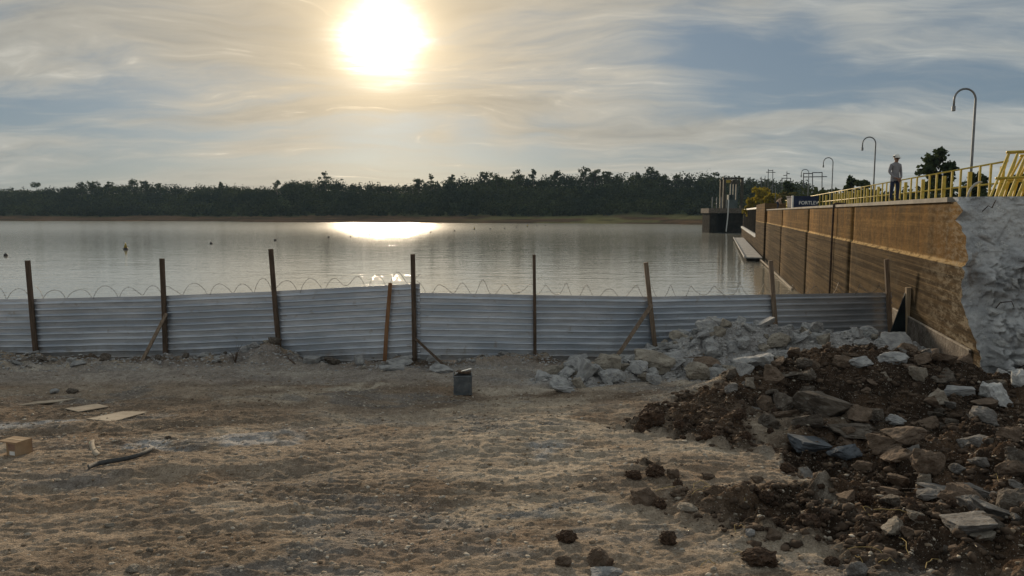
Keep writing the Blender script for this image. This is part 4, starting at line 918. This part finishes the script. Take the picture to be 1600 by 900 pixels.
# barbed wire: a loose coil stretched along the top
for si, (A, B) in enumerate(spans):
    g = np.random.default_rng(40 + si); L = (B - A).length; turns = L / .78; n = int(turns * 14); pts = []; m = MB()
    d = (B - A) / L; nrm = Vector((-d.y, d.x, 0))
    ph = g.uniform(0, 6); 
    for i in range(n + 1):
        t = i / n; a = 2 * math.pi * turns * t + ph + 1.1 * math.sin(t * 5 + si)
        rr = .20 + .07 * math.sin(t * 11 + si * 2) + .05 * math.sin(t * 29 + si)
        pts.append(A + (B - A) * t + Vector((0, 0, .13 + rr * math.cos(a))) + nrm * (.18 + rr * .8 * math.sin(a)))
    m.tube(pts, .0065, 3, False)
    for i in range(1, n, 1):
        p = pts[i]; e = Vector(g.normal(size=3)).normalized() * .03; m.bar(p - e, p + e, .008, .008)
    m.build('barbed_wire', M['wire'], fence)

# triangular dark sheet, timber post and pole closing the gap at the dam
tri = empty('tarp_panel', atY(1405, 550, 25.2), 'dark triangular tarp panel closing the gap between fence and dam wall', 'panel')
m = MB(); P = [atY(1378, 556, 24.9), atY(1417, 556, 25.1), atY(1417, 451, 25.1)]
m.add(P + [p + Vector((0, .04, 0)) for p in P], [(0, 1, 2), (5, 4, 3), (0, 3, 4, 1), (1, 4, 5, 2), (2, 5, 3, 0)]); m.build('sheet', M['tarp'], tri)
m = MB(); m.bar(atY(1421, 562, 25.05), atY(1420, 449, 25.05), .20, .10, up=(0, 1, 0)); o = m.build('timber_post', M['wood_pale']); tag(o, 'pale orange timber post beside the dark triangular panel at the dam wall', 'post')
m = MB(); m.bar(atY(1429, 560, 25.4), atY(1423, 455, 25.6), .07, .05, up=(0, 1, 0)); o = m.build('timber_batten', M['wood_brown']); tag(o, 'thin reddish batten leaning against the dam wall behind the timber post', 'batten')

# ------------------------------------------------------------------ rocks and rubble
def rock_mesh(kind, seed):
    g = np.random.default_rng(seed); bm = bmesh.new()
    n = {'chunk': 13, 'slab': 12, 'boulder': 22, 'clod': 26}[kind]
    pts = g.uniform(-1, 1, (n, 3))
    if kind in ('boulder', 'clod'): pts /= np.maximum(np.linalg.norm(pts, axis=1, keepdims=True), .2) ** .85
    if kind == 'slab': pts[:, 2] = np.sign(pts[:, 2]) * (.75 + .25 * g.random(n)); pts[:, :2] *= 1.1; pts = np.clip(pts, -1, 1)
    if kind == 'chunk': pts = np.clip(pts * 1.35, -1, 1)
    for p in pts: bm.verts.new(p)
    bmesh.ops.convex_hull(bm, input=bm.verts[:]); bmesh.ops.delete(bm, geom=[v for v in bm.verts if not v.link_faces], context='VERTS')
    bmesh.ops.dissolve_limit(bm, angle_limit=R(14), verts=bm.verts[:], edges=bm.edges[:])
    bmesh.ops.bevel(bm, geom=bm.edges[:], offset=.05, segments=1, affect='EDGES'); bmesh.ops.triangulate(bm, faces=bm.faces[:])
    cuts = {'chunk': 2, 'slab': 2, 'boulder': 2, 'clod': 2}[kind]
    bmesh.ops.subdivide_edges(bm, edges=[e for e in bm.edges if e.calc_length() > .35], cuts=cuts, use_grid_fill=True)
    bmesh.ops.triangulate(bm, faces=bm.faces[:])
    bmesh.ops.subdivide_edges(bm, edges=[e for e in bm.edges if e.calc_length() > .22], cuts=1)
    bmesh.ops.triangulate(bm, faces=bm.faces[:])
    amp = {'chunk': .10, 'slab': .09, 'boulder': .10, 'clod': .24}[kind]; fr = 2.2 if kind != 'clod' else 2.8
    bm.normal_update()
    for v in bm.verts:
        q = v.co * fr + Vector((seed * 3.1, seed * 1.7, 0)); v.co += v.normal * (mnoise.noise(q) * amp + mnoise.noise(q * 2.7) * amp * .7 + mnoise.noise(q * 6.1) * amp * .55)
    lo = Vector([min(v.co[i] for v in bm.verts) for i in range(3)]); hi = Vector([max(v.co[i] for v in bm.verts) for i in range(3)])
    for v in bm.verts: v.co = Vector(((v.co[i] - (lo[i] + hi[i]) / 2) / (hi[i] - lo[i]) for i in range(3)))
    me = bpy.data.meshes.new(kind); bm.to_mesh(me); bm.free(); me.materials.append(M['concrete'])
    return me
LIB = {k: [rock_mesh(k, s + 10 * i) for s in range(7)] for i, k in enumerate(('chunk', 'slab', 'boulder', 'clod'))}
def put(name, kind, var, loc, size, rot, mat, label, cat, group=None):
    me = LIB[kind][var % 7]; o = bpy.data.objects.new(name, me); COL.objects.link(o)
    o.location = loc; o.scale = size; o.rotation_euler = rot
    o.material_slots[0].link = 'OBJECT'; o.material_slots[0].material = M[mat]
    return tag(o, label, cat, group)
def rock(px, py, wpx, hpx, kind, var, mat, label, name='rock', cat='rock', tilt=0, yaw=None, depth=.8, sink=.22, tip=0):
    p = hit(px, py); k = p.y / F; W_ = wpx * k; H_ = hpx * k; Dp = W_ * depth
    z = p.z + H_ * (.5 - sink)
    put(name, kind, var, (p.x, p.y + Dp * .35, z), (W_, Dp, H_), (R(tip), R(tilt), R(yaw if yaw is not None else random.uniform(-20, 20))), mat, label, cat)
C = 'concrete'; W2 = 'concrete_warm'; SD = 'stone_dark'; SB = 'stone_brown'; SPL = 'stone_pale'
big = [
 # along the fence foot
 (118, 572, 26, 10, 'boulder', 0, C, 'rounded grey stone at the fence foot between the two leftmost posts'),
 (560, 572, 17, 22, 'chunk', 1, C, 'upright grey concrete chunk at the fence foot left of the short brown post'),
 (484, 569, 26, 13, 'slab', 2, C, 'dark grey slab lying in debris right of the dirt heap at the fence'),
 (517, 570, 26, 14, 'chunk', 3, SD, 'dark block at the fence foot beside the upright grey chunk'),
 (623, 570, 42, 12, 'slab', 4, C, 'flat pale slab leaning at the fence between the short brown post and the centre post'),
 (690, 582, 42, 12, 'boulder', 5, C, 'smooth grey slab under the thin dark brace right of the centre post'),
 (610, 579, 40, 9, 'chunk', 6, C, 'low pale concrete lump in front of the centre fence post'),
 (866, 586, 34, 18, 'boulder', 2, W2, 'tan stone at the left tip of the grey rubble pile'),
 (882, 615, 40, 9, 'slab', 1, C, 'flat pale slab lying on the yard in front of the rubble pile'),
 # grey rubble pile
 (912, 597, 30, 42, 'slab', 3, C, 'tall leaning concrete slab at the left of the rubble pile', 38),
 (950, 587, 46, 40, 'chunk', 4, W2, 'blocky tan concrete block left of the great boulder in the rubble'),
 (1028, 584, 74, 42, 'boulder', 1, W2, 'great tan boulder in the middle of the rubble pile'),
 (1096, 586, 70, 34, 'boulder', 3, SB, 'smooth dark boulder right of the great tan boulder'),
 (1184, 572, 66, 26, 'slab', 5, C, 'wide pale concrete slab on the right slope of the rubble pile', 12),
 (1165, 588, 26, 24, 'chunk', 0, C, 'white angular chunk where the rubble meets the dark soil'),
 (1150, 548, 30, 20, 'chunk', 2, C, 'pale block near the top of the rubble pile'),
 (1110, 530, 26, 14, 'boulder', 4, W2, 'tan stone on the top left of the rubble pile'),
 (1195, 548, 26, 18, 'chunk', 5, W2, 'brown angular block on the rubble crest under the tilted fence post'),
 (1022, 601, 24, 20, 'chunk', 6, C, 'pale grey chunk at the front foot of the rubble pile'),
 (1400, 572, 46, 22, 'boulder', 6, C, 'rounded pale rubble lump in front of the triangular panel'),
 (1345, 578, 46, 20, 'chunk', 1, C, 'broad pale lump of rubble left of the triangular panel'),
 # dark soil heap
 (1290, 652, 90, 42, 'slab', 0, SD, 'large dark slab tilted on the soil heap', 12),
 (1230, 640, 40, 34, 'chunk', 5, SD, 'dark angular block on the left slope of the soil heap'),
 (1205, 668, 36, 24, 'boulder', 5, SD, 'dark rounded block at the left foot of the soil heap'),
 (1463, 640, 24, 42, 'slab', 6, SPL, 'pointed pale slab standing upright on the soil heap', 70),
 (1437, 598, 28, 34, 'chunk', 3, SPL, 'pale-faced wedge on the soil heap crest near the dam corner'),
 (1388, 594, 30, 14, 'chunk', 2, SPL, 'small orange-tinted block on the soil heap crest'),
 (1480, 598, 60, 18, 'slab', 1, SD, 'long dark slab on the crest of the soil heap beside the dam corner', -12),
 (1505, 625, 46, 22, 'chunk', 4, C, 'grey rubble lump at the foot of the dam corner'),
 (1367, 662, 30, 28, 'chunk', 6, 'stone_dark', 'grey angular stone above the long thin slab on the heap'),
 (1403, 667, 42, 18, 'boulder', 0, C, 'rough grey stone in the middle of the soil heap'),
 (1340, 684, 86, 18, 'slab', 4, SD, 'long thin slab lying flat in the middle of the soil heap', 4),
 (1427, 698, 78, 28, 'boulder', 2, SB, 'long brown boulder at the foot of the soil heap'),
 (1387, 712, 50, 32, 'chunk', 0, SB, 'brown wedge stone left of the rounded boulder in the soil'),
 (1326, 722, 52, 26, 'chunk', 1, 'stone_blue', 'grey block with a flat bluish face beside the slate slab'),
 (1272, 712, 58, 24, 'slab', 2, 'stone_blue', 'bluish slate slab standing in the dug edge', 8),
 (1457, 744, 52, 46, 'boulder', 4, SB, 'rounded brown boulder below the long brown boulder'),
 (1250, 600, 50, 20, 'slab', 6, SD, 'dark flat stone near the top of the soil heap', -15),
 (1178, 606, 26, 16, 'chunk', 2, SPL, 'tan stone at the upper left edge of the soil heap'),
 (1572, 632, 54, 40, 'chunk', 2, 'fresh', 'large pale lump of fresh rubble at the foot of the torn dam end'),
 (1552, 618, 30, 24, 'chunk', 5, 'fresh', 'pale block wedged between the dam corner and the large pale lump'),
 (1592, 606, 40, 34, 'boulder', 3, 'fresh', 'pale boulder at the right edge above the large pale lump'),
 (1545, 640, 40, 16, 'slab', 3, SB, 'brown slab at the foot of the torn dam end'),
 # lower right
 (1447, 764, 22, 30, 'chunk', 4, SPL, 'pale upright wedge in the lower soil'),
 (1492, 782, 92, 20, 'slab', 5, 'soiled_concrete', 'long pale plank-like slab in the lower right soil', 16),
 (1448, 785, 56, 18, 'boulder', 3, 'soiled_concrete', 'rough pale lump in front of the plank-like slab'),
 (1528, 781, 56, 20, 'slab', 0, 'soiled_concrete', 'grey slab right of the plank-like slab', 14),
 (1588, 790, 34, 18, 'chunk', 5, 'soiled_concrete', 'pale chunk at the right edge of the picture'),
 (1568, 818, 68, 26, 'slab', 6, 'soiled_concrete', 'wide grey slab at the right edge of the lower soil', 10),
 (1530, 838, 72, 24, 'slab', 2, 'soiled_concrete', 'broad dusty slab in the lower right soil', -10),
 (1542, 852, 40, 18, 'slab', 3, W2, 'small slab lying just in front of the broad dusty slab', -12),
 (1402, 838, 48, 22, 'slab', 1, SPL, 'long pale stone in the lower middle soil', -22),
 (1432, 822, 26, 20, 'chunk', 6, SPL, 'small pale block touching the long pale stone'),
 (1424, 840, 24, 16, 'chunk', 0, SB, 'brown block just below the long pale stone'),
 (1385, 886, 28, 20, 'boulder', 1, SB, 'rounded stone near the bottom edge right of the middle'),
 (1342, 902, 34, 26, 'boulder', 6, 'soiled_concrete', 'pale-topped stone cut by the bottom edge'),
 (1407, 765, 34, 26, 'chunk', 3, SB, 'brown block left of the pale upright wedge'),
 (1537, 733, 34, 20, 'chunk', 1, 'soiled_concrete', 'pale grey chunk in the soil right of the rounded boulder'),
 (1500, 740, 26, 16, 'boulder', 5, 'soiled_concrete', 'small pale stone right of the rounded brown boulder'),
 # clods and stones on the yard
 (1019, 668, 50, 34, 'clod', 0, 'clod', 'largest dark earth clod at the left tip of the soil spill'),
 (1062, 672, 24, 20, 'clod', 1, 'clod', 'dark clod just right of the largest earth clod'),
 (1000, 676, 20, 16, 'clod', 2, 'clod', 'small dark clod in front of the largest earth clod'),
 (1010, 790, 50, 28, 'chunk', 2, SB, 'brown squared block lying on the yard below the soil spill'),
 (1026, 746, 34, 24, 'clod', 3, 'clod', 'dark clod above the brown squared block'),
 (990, 750, 30, 18, 'clod', 4, 'clod', 'dark clod left of its twin above the brown squared block'),
 (1053, 748, 22, 18, 'boulder', 4, SB, 'rounded brown stone beside the dark clod'),
 (1108, 750, 24, 12, 'boulder', 1, SB, 'flat brown stone half buried on the paved edge'),
 (1186, 756, 26, 14, 'boulder', 2, SB, 'half-buried brown stone near the dug edge'),
 (1076, 800, 34, 12, 'boulder', 0, SPL, 'curved tan stone right of the brown squared block'),
 (1170, 840, 24, 14, 'boulder', 3, C, 'small grey stone in the soil near the bottom'),
 (1212, 846, 28, 18, 'chunk', 5, SB, 'brown stone with roots near the bottom'),
 (1190, 888, 64, 32, 'clod', 5, 'clod', 'large brown clod near the bottom edge'),
 (1045, 852, 34, 24, 'clod', 6, 'clod', 'dark clod near the bottom left of the soil'),
 (940, 890, 44, 38, 'boulder', 5, SB, 'rounded brown boulder near the bottom middle'),
 (880, 886, 28, 18, 'boulder', 6, SB, 'small reddish stone left of the rounded boulder at the bottom'),
 (950, 908, 56, 16, 'boulder', 2, C, 'grey stone cut by the bottom edge in the middle'),
 (886, 850, 38, 24, 'clod', 1, 'clod', 'dark clump of clods in the lower middle of the yard'),
 (79, 615, 20, 8, 'boulder', 3, C, 'flat grey stone on the left of the yard'),
 (110, 615, 19, 8, 'boulder', 4, SD, 'flat dark stone on the left of the yard'),
 (262, 686, 9, 6, 'boulder', 2, SD, 'small dark stone beyond the curled belt'),
 (205, 896, 26, 11, 'boulder', 0, W2, 'half-buried pale stone at the bottom left'),
 (232, 863, 12, 7, 'chunk', 4, W2, 'small pale stone above the half-buried stone at the bottom left'),
 (168, 826, 18, 7, 'chunk', 1, W2, 'low pale stone in the ruts at the lower left'),
]
for e in big:
    px, py, wpx, hpx, kind, var, mat, lab = e[:8]
    nm = {'slab': 'slab', 'clod': 'earth_clod', 'chunk': 'concrete_chunk' if mat in (C, W2) else 'rock', 'boulder': 'rock'}[kind]
    rock(px, py, wpx, hpx, kind, var, mat, lab, nm, {'slab': 'slab', 'earth_clod': 'clod', 'clod': 'clod', 'concrete_chunk': 'chunk', 'rock': 'rock'}[nm if nm in ('concrete_chunk', 'earth_clod') else ('slab' if kind == 'slab' else 'rock')], tilt=e[8] if len(e) > 8 else random.uniform(-8, 8), depth=.8 if kind != 'slab' else 1.0, tip=random.uniform(-8, 8) if kind == 'slab' else 0)

def describe(s, smid, kd, mt, fx, fy, where):
    size = 'tiny' if s < smid * .55 else 'small' if s < smid else 'fair-sized' if s < smid * 1.4 else 'large'
    colr = {'concrete': 'grey', 'concrete_warm': 'tan', 'stone_dark': 'dark', 'stone_brown': 'brown', 'soiled_concrete': 'dirty grey', 'stone_pale': 'pale', 'clod': 'dark brown', 'fresh': 'whitish'}[mt]
    form = {'chunk': 'angular block', 'slab': 'flat slab', 'boulder': 'rounded stone', 'clod': 'earth clod'}[kd]
    side = 'far left' if fx < .2 else 'left' if fx < .4 else 'middle' if fx < .6 else 'right' if fx < .8 else 'far right'
    row = 'front' if fy < .25 else 'front middle' if fy < .5 else 'back middle' if fy < .75 else 'back'
    return f'{size} {colr} {form} {side}, {row} of the {where}'.replace('slab middle', 'slab mid').replace(' middle,', ' centre,')
def field(n, mask_i, x0, x1, y0, y1, s0, s1, kinds, mats, name, label, cat, group, seed, pw=2.0):
    g = np.random.default_rng(seed); c = 0; tries = 0
    while c < n and tries < n * 40:
        tries += 1; X = g.uniform(x0, x1); Y = g.uniform(y0, y1)
        mk = masks(np.array([X]), np.array([Y]))[mask_i][0]
        if g.random() > mk or X > WX0 + Y * TW - .25: continue
        z = float(height(np.array([X]), np.array([Y]))[0]); s = s0 + (s1 - s0) * g.random() ** pw
        kd = kinds[int(g.integers(len(kinds)))]; mt_ = mats[int(g.integers(len(mats)))]; sz = (s * g.uniform(.8, 1.3), s * g.uniform(.7, 1.1), s * (g.uniform(.5, .9) if kd != 'slab' else g.uniform(.2, .4)))
        put(name, kd, int(g.integers(7)), (X, Y, z + sz[2] * .28), sz, (g.uniform(-.5, .5), g.uniform(-.5, .5), g.uniform(0, 6.3)), mt_, describe(s, (s0 + s1) / 2, kd, mt_, (X - x0) / (x1 - x0), (Y - y0) / (y1 - y0), label), cat, group); c += 1
field(240, 1, .8, 13.0, 19.3, 24.2, .18, .75, ['chunk', 'chunk', 'slab', 'boulder'], [C, C, C, W2], 'concrete_chunk', 'grey rubble pile', 'chunk', 'chunks of the rubble pile', 801)
field(230, 0, 4.8, 14.0, 8.0, 19.3, .10, .50, ['chunk', 'slab', 'boulder', 'chunk'], [SD, SD, SB, SB, SB, 'soiled_concrete'], 'rock', 'dark soil heap', 'rock', 'stones in the soil heap', 802)
field(150, 0, 1.8, 6.0, 8.0, 16.8, .06, .26, ['clod'], ['clod'], 'earth_clod', 'earth spill', 'clod', 'earth clods of the spill', 803)
field(60, 2, -16, 2.0, 22.6, 24.0, .10, .38, ['chunk', 'slab', 'boulder'], [C, C, SD, W2], 'concrete_chunk', 'debris along the fence', 'chunk', 'debris along the fence foot', 804)

g = np.random.default_rng(66)
for k in range(46):                                   # broken pieces lodged on the torn face
    s_, z_ = g.uniform(.45, 3.2), g.uniform(1.9, 4.9); q = torn_pt(s_, z_, .02); d_ = g.uniform(.16, .60) * (1.2 - (z_ - 1.9) * .22); kd = ['chunk', 'boulder', 'chunk'][k % 3]
    put('concrete_chunk', kd, k + 2, q, (d_ * 1.2, d_, d_ * .75), tuple(g.uniform(-.6, .6, 3)), 'fresh', describe(d_, .25, kd, 'fresh', s_ / 3.2, (z_ - 1.9) / 3.0, 'torn wall face').replace('front middle', 'lower').replace('front', 'foot').replace('back middle', 'middle').replace('back', 'upper part'), 'chunk', 'pieces lodged on the torn dam end')
for k in range(34):                                   # fresh pieces shed from the torn end
    sx = g.uniform(.1, 3.0); Yk = 18.6 - g.random() ** 1.3 * 2.2; q = wall_pt(Yk, 0, sx); z = float(height(np.array([q.x]), np.array([q.y]))[0]); s_ = g.uniform(.12, .42)
    put('concrete_chunk', ['chunk', 'boulder', 'slab'][k % 3], k, (q.x, q.y, z + s_ * .15), (s_ * 1.2, s_, s_ * .7), tuple(g.uniform(-.5, .5, 3)), 'fresh', describe(s_, .27, ['chunk', 'boulder', 'slab'][k % 3], 'fresh', sx / 3, (Yk - 16.4) / 2.2, 'torn dam end'), 'chunk', 'pieces shed from the torn dam end')
# loose small stuff too many to count
ico = None
def pebbles(name, pts, sizes, mat, label, cat, seed, flat=.7):
    g = np.random.default_rng(seed); bm = bmesh.new(); bmesh.ops.create_icosphere(bm, subdivisions=1, radius=.5)
    bv = np.array([v.co[:] for v in bm.verts]); bf = np.array([[v.index for v in f.verts] for f in bm.faces]); bm.free()
    n = len(pts); a = g.uniform(0, 6.28, n); jit = g.uniform(.6, 1.25, (n, len(bv), 1))
    v = bv[None] * jit * np.stack([g.uniform(.8, 1.4, n), g.uniform(.7, 1.1, n), np.full(n, flat) * g.uniform(.6, 1.1, n)], -1)[:, None, :] * sizes[:, None, None]
    ca, sa = np.cos(a)[:, None], np.sin(a)[:, None]; x = v[..., 0] * ca - v[..., 1] * sa; y = v[..., 0] * sa + v[..., 1] * ca
    v = np.stack([x, y, v[..., 2]], -1) + pts[:, None, :]
    f = (bf[None] + (np.arange(n) * len(bv))[:, None, None]).reshape(-1, 3)
    return tag(link(name, np_mesh(name, v.reshape(-1, 3), f), M[mat]), label, cat, kind='stuff')
def scatter(n, x0, x1, y0, y1, wfun, seed):
    g = np.random.default_rng(seed); X = g.uniform(x0, x1, n); Y = g.uniform(y0, y1, n); k = g.random(n) < wfun(X, Y); k &= X < WX0 + Y * TW - .1
    X, Y = X[k], Y[k]; return np.stack([X, Y, height(X, Y)], -1), g
P_, g = scatter(9000, -17, 7, 6.5, 21.5, lambda X, Y: .3 + .7 * sstep(.0, .3, fbm(X * .28, Y * .5, 4, 101)), 911)
pebbles('yard_crumbs', P_, .02 + .08 * g.random(len(P_)) ** 2.5, 'yard_crumb', 'small crumbled earth lumps scattered over the bare yard', 'soil', 912)
P_, g = scatter(14000, 0, 13.5, 18.8, 24.6, lambda X, Y: masks(X, Y)[1], 901)
pebbles('rubble_gravel', P_, .03 + .13 * g.random(len(P_)) ** 3, 'gravel', 'loose grey gravel filling the rubble pile', 'gravel', 902)
P_, g = scatter(26000, 1.5, 14.5, 7, 19.6, lambda X, Y: masks(X, Y)[0], 903)
pebbles('soil_crumbs', P_, .02 + .16 * g.random(len(P_)) ** 2.6, 'crumb', 'loose dark soil crumbs on the heap and spill', 'soil', 904)
P_, g = scatter(1700, 3, 14.5, 7, 19.6, lambda X, Y: masks(X, Y)[0], 909)
pebbles('soil_pebbles', P_, .02 + .07 * g.random(len(P_)) ** 2, 'gravel_tan', 'pale pebbles strewn over the dark soil', 'gravel', 910)
P_, g = scatter(9000, -17, 2.5, 21.8, 24.4, lambda X, Y: .15 + .85 * masks(X, Y)[2], 905)
pebbles('fence_debris', P_, .025 + .10 * g.random(len(P_)) ** 3, 'gravel', 'small grey debris strewn along the fence foot', 'gravel', 906)
P_, g = scatter(34000, -17, 7, 6.5, 22.5, lambda X, Y: .25 + .75 * sstep(.08, .3, fbm(X * .5 + 3, Y * .9, 4, 121)), 907)
pebbles('yard_pebbles', P_, .018 + .075 * g.random(len(P_)) ** 3, 'gravel_tan', 'small pebbles scattered over the bare yard', 'gravel', 908)
# dry roots and straw in the lower soil
m = MB(); g = np.random.default_rng(33)
for k in range(70):
    X = g.uniform(1.5, 9); Y = g.uniform(7.8, 11.0)
    if g.random() > masks(np.array([X]), np.array([Y]))[0][0] + .12: continue
    a = g.uniform(0, 6.28); L = g.uniform(.12, .5); pts = []; x, y = X, Y; z = float(height(np.array([X]), np.array([Y]))[0])
    for i in range(6):
        t = i / 5; pts.append((x, y, z + .02 + .07 * math.sin(t * 3.1) * g.uniform(.5, 1.2))); a += g.uniform(-.7, .7); x += math.cos(a) * L / 5; y += math.sin(a) * L / 5
    m.tube(pts, .0045, 4)
o = m.build('dry_roots', M['root']); tag(o, 'dry yellow roots and straw sticking out of the lower soil', 'roots', kind='stuff')

p = hit(368, 566); weed = empty('dry_weed', p, 'small dry weed growing at the fence foot left of the dirt heap', 'weed')
g = np.random.default_rng(12)
for k in range(14):
    a = g.uniform(0, 6.28); L_ = g.uniform(.25, .6); m = MB(); d_ = Vector((math.cos(a), math.sin(a), 0)) * g.uniform(.1, .3)
    m.tube([p - Vector((0, 0, .03)), p + d_ * .4 + Vector((0, 0, L_ * .6)), p + d_ + Vector((0, 0, L_))], [.008, .006, .002], 4); m.build('stem', M['wood_dark'], weed)
# ------------------------------------------------------------------ things lying on the yard
p = hit(722, 618); k = p.y / F; W_ = 31 * k; H_ = 33 * k
can = empty('metal_can', p - Vector((0, 0, .02)), 'square grey metal can with scraps on its lid standing alone in the yard', 'can')
cy = p.y + W_ / 2; rz = Matrix.Rotation(R(5), 3, 'Z')
m = MB(); m.box((p.x, cy, p.z + H_ / 2 - .02), (W_ * .94, W_ * .9, H_), rz); m.build('body', M['tin'], can, bevel=.02)
m = MB()
for zz_ in (.05, .93): m.box((p.x, cy, p.z + H_ * zz_ - .01), (W_ * .985, W_ * .95, H_ * .045), rz)
m.build('rim', M['tin'], can, bevel=.006)
m = MB(); m.box((p.x, cy - W_ * .46, p.z + H_ * .5), (W_ * .62, .012, H_ * .6), rz); m.build('pressed_panel', M['tin'], can)
m = MB(); m.box((p.x, cy, p.z + H_ - .012), (W_ * .9, W_ * .86, .02), rz); m.build('lid', M['black'], can)
zt = p.z + H_ + .003
m = MB(); m.box((p.x + W_ * .05, cy - .03, zt + .035), (W_ * .72, W_ * .45, .05), Matrix.Rotation(R(-8), 3, 'Z')); o = m.build('board_scrap', M['wood_dark'], bevel=.005); tag(o, 'dark scrap of board lying on the metal can', 'board')
m = MB(); m.bar((p.x - W_ * .35, cy - .12, zt + .02), (p.x + W_ * .45, cy + .05, zt + .10), .05, .02); o = m.build('tin_strip', M['white']); tag(o, 'pale strip lying on top of the metal can', 'strip')

# open cardboard box
p = hit(15, 713); k = p.y / F; bw = 38 * k; bh = 24 * k; bd = .30; yaw = Matrix.Rotation(R(-17), 3, 'Z'); c0 = Vector((p.x, p.y + bd * .55, p.z - .01))
box = empty('cardboard_box', c0, 'open brown cardboard box lying on its side at the left edge', 'box')
def bp(name, c, size, mat, par=box):
    m = MB(); m.box(c0 + yaw @ Vector(c), size, yaw); return m.build(name, mat, par)
th = .012
bp('panel', (0, 0, bh - th / 2), (bw, bd, th), M['cardboard']); bp('panel', (0, 0, th / 2), (bw, bd, th), M['cardboard'])
bp('panel', (0, bd / 2 - th / 2, bh / 2), (bw - .002, th, bh - 2 * th - .002), M['cardboard_in']); bp('panel', (bw * .22, -bd / 2 + th / 2, bh / 2), (bw * .555, th, bh - 2 * th - .002), M['cardboard'])
bp('panel', (bw / 2 - th / 2, 0, bh / 2), (th, bd - 2 * th - .002, bh - 2 * th - .002), M['cardboard'])
bp('shipping_label', (bw * .26, -bd / 2 - .003, bh * .25), (bw * .28, .003, bh * .26), M['white']); bp('printed_panel', (bw * .24, -bd / 2 - .002, bh * .66), (bw * .36, .002, bh * .42), M['cardboard_in'])
bp('tape', (0, 0, bh + .002), (bw * .98, .05, .003), M['wood_pale']); bp('flap', (-bw * .30, -bd / 2 - .13, .02), (bw * .36, .26, th), M['cardboard'])

# boards lying flat
def flat_board(pts_px, label, th=.02, lift=.015):
    P3 = [hit(*q) for q in pts_px]; zc = max(q.z for q in P3) + lift; m = MB(); n = len(P3)
    zm = sum(q.z for q in P3) / n; zs = [zm * .5 + q.z * .5 + lift for q in P3]
    m.add([(q.x, q.y, z) for q, z in zip(P3, zs)] + [(q.x, q.y, z + th) for q, z in zip(P3, zs)], [tuple(range(n))[::-1], tuple(range(n, 2 * n))] + [(i, (i + 1) % n, n + (i + 1) % n, n + i) for i in range(n)])
    o = m.build('board', M['board']); tag(o, label, 'board', 'loose boards on the yard')
flat_board([(102, 641), (122, 644.5), (170, 637), (152, 633.5)], 'flat pale board on the yard, the farther of two')
flat_board([(135, 655.5), (176, 658.5), (232, 647.5), (192, 647.5)], 'flat pale board on the yard, nearer and longer of two')
flat_board([(24, 634), (90, 630), (122, 624), (60, 628)], 'thin dusty board half buried at the far left of the yard', lift=.0)

# belts
def belt(pts_px, h, label, twist=None):
    P3 = [hit(*q) for q in pts_px]; dense = []
    for i in range(len(P3) - 1):
        for t in np.linspace(0, 1, 6, endpoint=False): dense.append(P3[i].lerp(P3[i + 1], t))
    dense.append(P3[-1]); S_ = [sum((dense[max(0, min(len(dense) - 1, i + d))] for d in range(-3, 4)), Vector()) / 7 for i in range(len(dense))]
    m = MB(); V = []; n = len(S_)
    for i, q in enumerate(S_):
        tdir = (S_[min(i + 1, n - 1)] - S_[max(i - 1, 0)]); tdir.z = 0; tdir.normalize(); nr = Vector((-tdir.y, tdir.x, 0)); tw = (twist(i / (n - 1)) if twist else 0)
        up = Vector((0, 0, math.cos(tw))) + nr * math.sin(tw); sd_ = nr * math.cos(tw) - Vector((0, 0, math.sin(tw))); q = q + Vector((0, 0, .01))
        V += [q - sd_ * .008, q + sd_ * .008, q + up * h + sd_ * .008, q + up * h - sd_ * .008]
    fs = [(i * 4 + a, i * 4 + (a + 1) % 4, (i + 1) * 4 + (a + 1) % 4, (i + 1) * 4 + a) for i in range(n - 1) for a in range(4)] + [(3, 2, 1, 0), ((n - 1) * 4, (n - 1) * 4 + 1, (n - 1) * 4 + 2, (n - 1) * 4 + 3)]
    m.add(V, fs); return m, label
m, lab = belt([(137, 736), (150, 730), (170, 725.5), (195, 722), (218, 716), (235, 708), (244, 700)], .075, '', lambda t: .15 + .9 * max(0, t - .75) * 4 * .9)
o = m.build('rubber_belt', M['rubber'], None, True); tag(o, 'curved dark strip of belt standing on edge on the left of the yard', 'belt')
m, lab = belt([(140, 690), (139, 700), (144, 710), (151, 715)], .085, '', lambda t: 1.25)
o = m.build('pale_strip', M['board'], None, True); tag(o, 'short bent pale strip lying next to the curved dark belt', 'strip')

# ------------------------------------------------------------------ hazy evening air
m = MB(); m.box((0, 700, 38), (3600, 1700, 90)); hz = m.build('haze', None); tag(hz, kind='stuff')
hm = bpy.data.materials.new('evening_air'); hm.use_nodes = True; t = NT(hm.node_tree)
v = t.n('ShaderNodeVolumePrincipled', ins={'Color': (.55, .78, 1.0, 1), 'Density': .00009, 'Anisotropy': .0})
t.n('ShaderNodeOutputMaterial', ins={1: v.outputs[0]}); hz.data.materials.append(hm)

# like-named pieces told apart by their order from the left
same = {}
for o in bpy.data.objects:
    if o.parent is None and 'label' in o.keys(): same.setdefault(o['label'], []).append(o)
RANK = ['leftmost'] + [w_ + '-leftmost' for w_ in ORD[1:]]
for lab, os_ in same.items():
    if len(os_) > 1:
        for i, o in enumerate(sorted(os_, key=lambda q: q.location.x / q.location.y)): o['label'] = f'{RANK[min(i, len(RANK) - 1)]} {lab}'
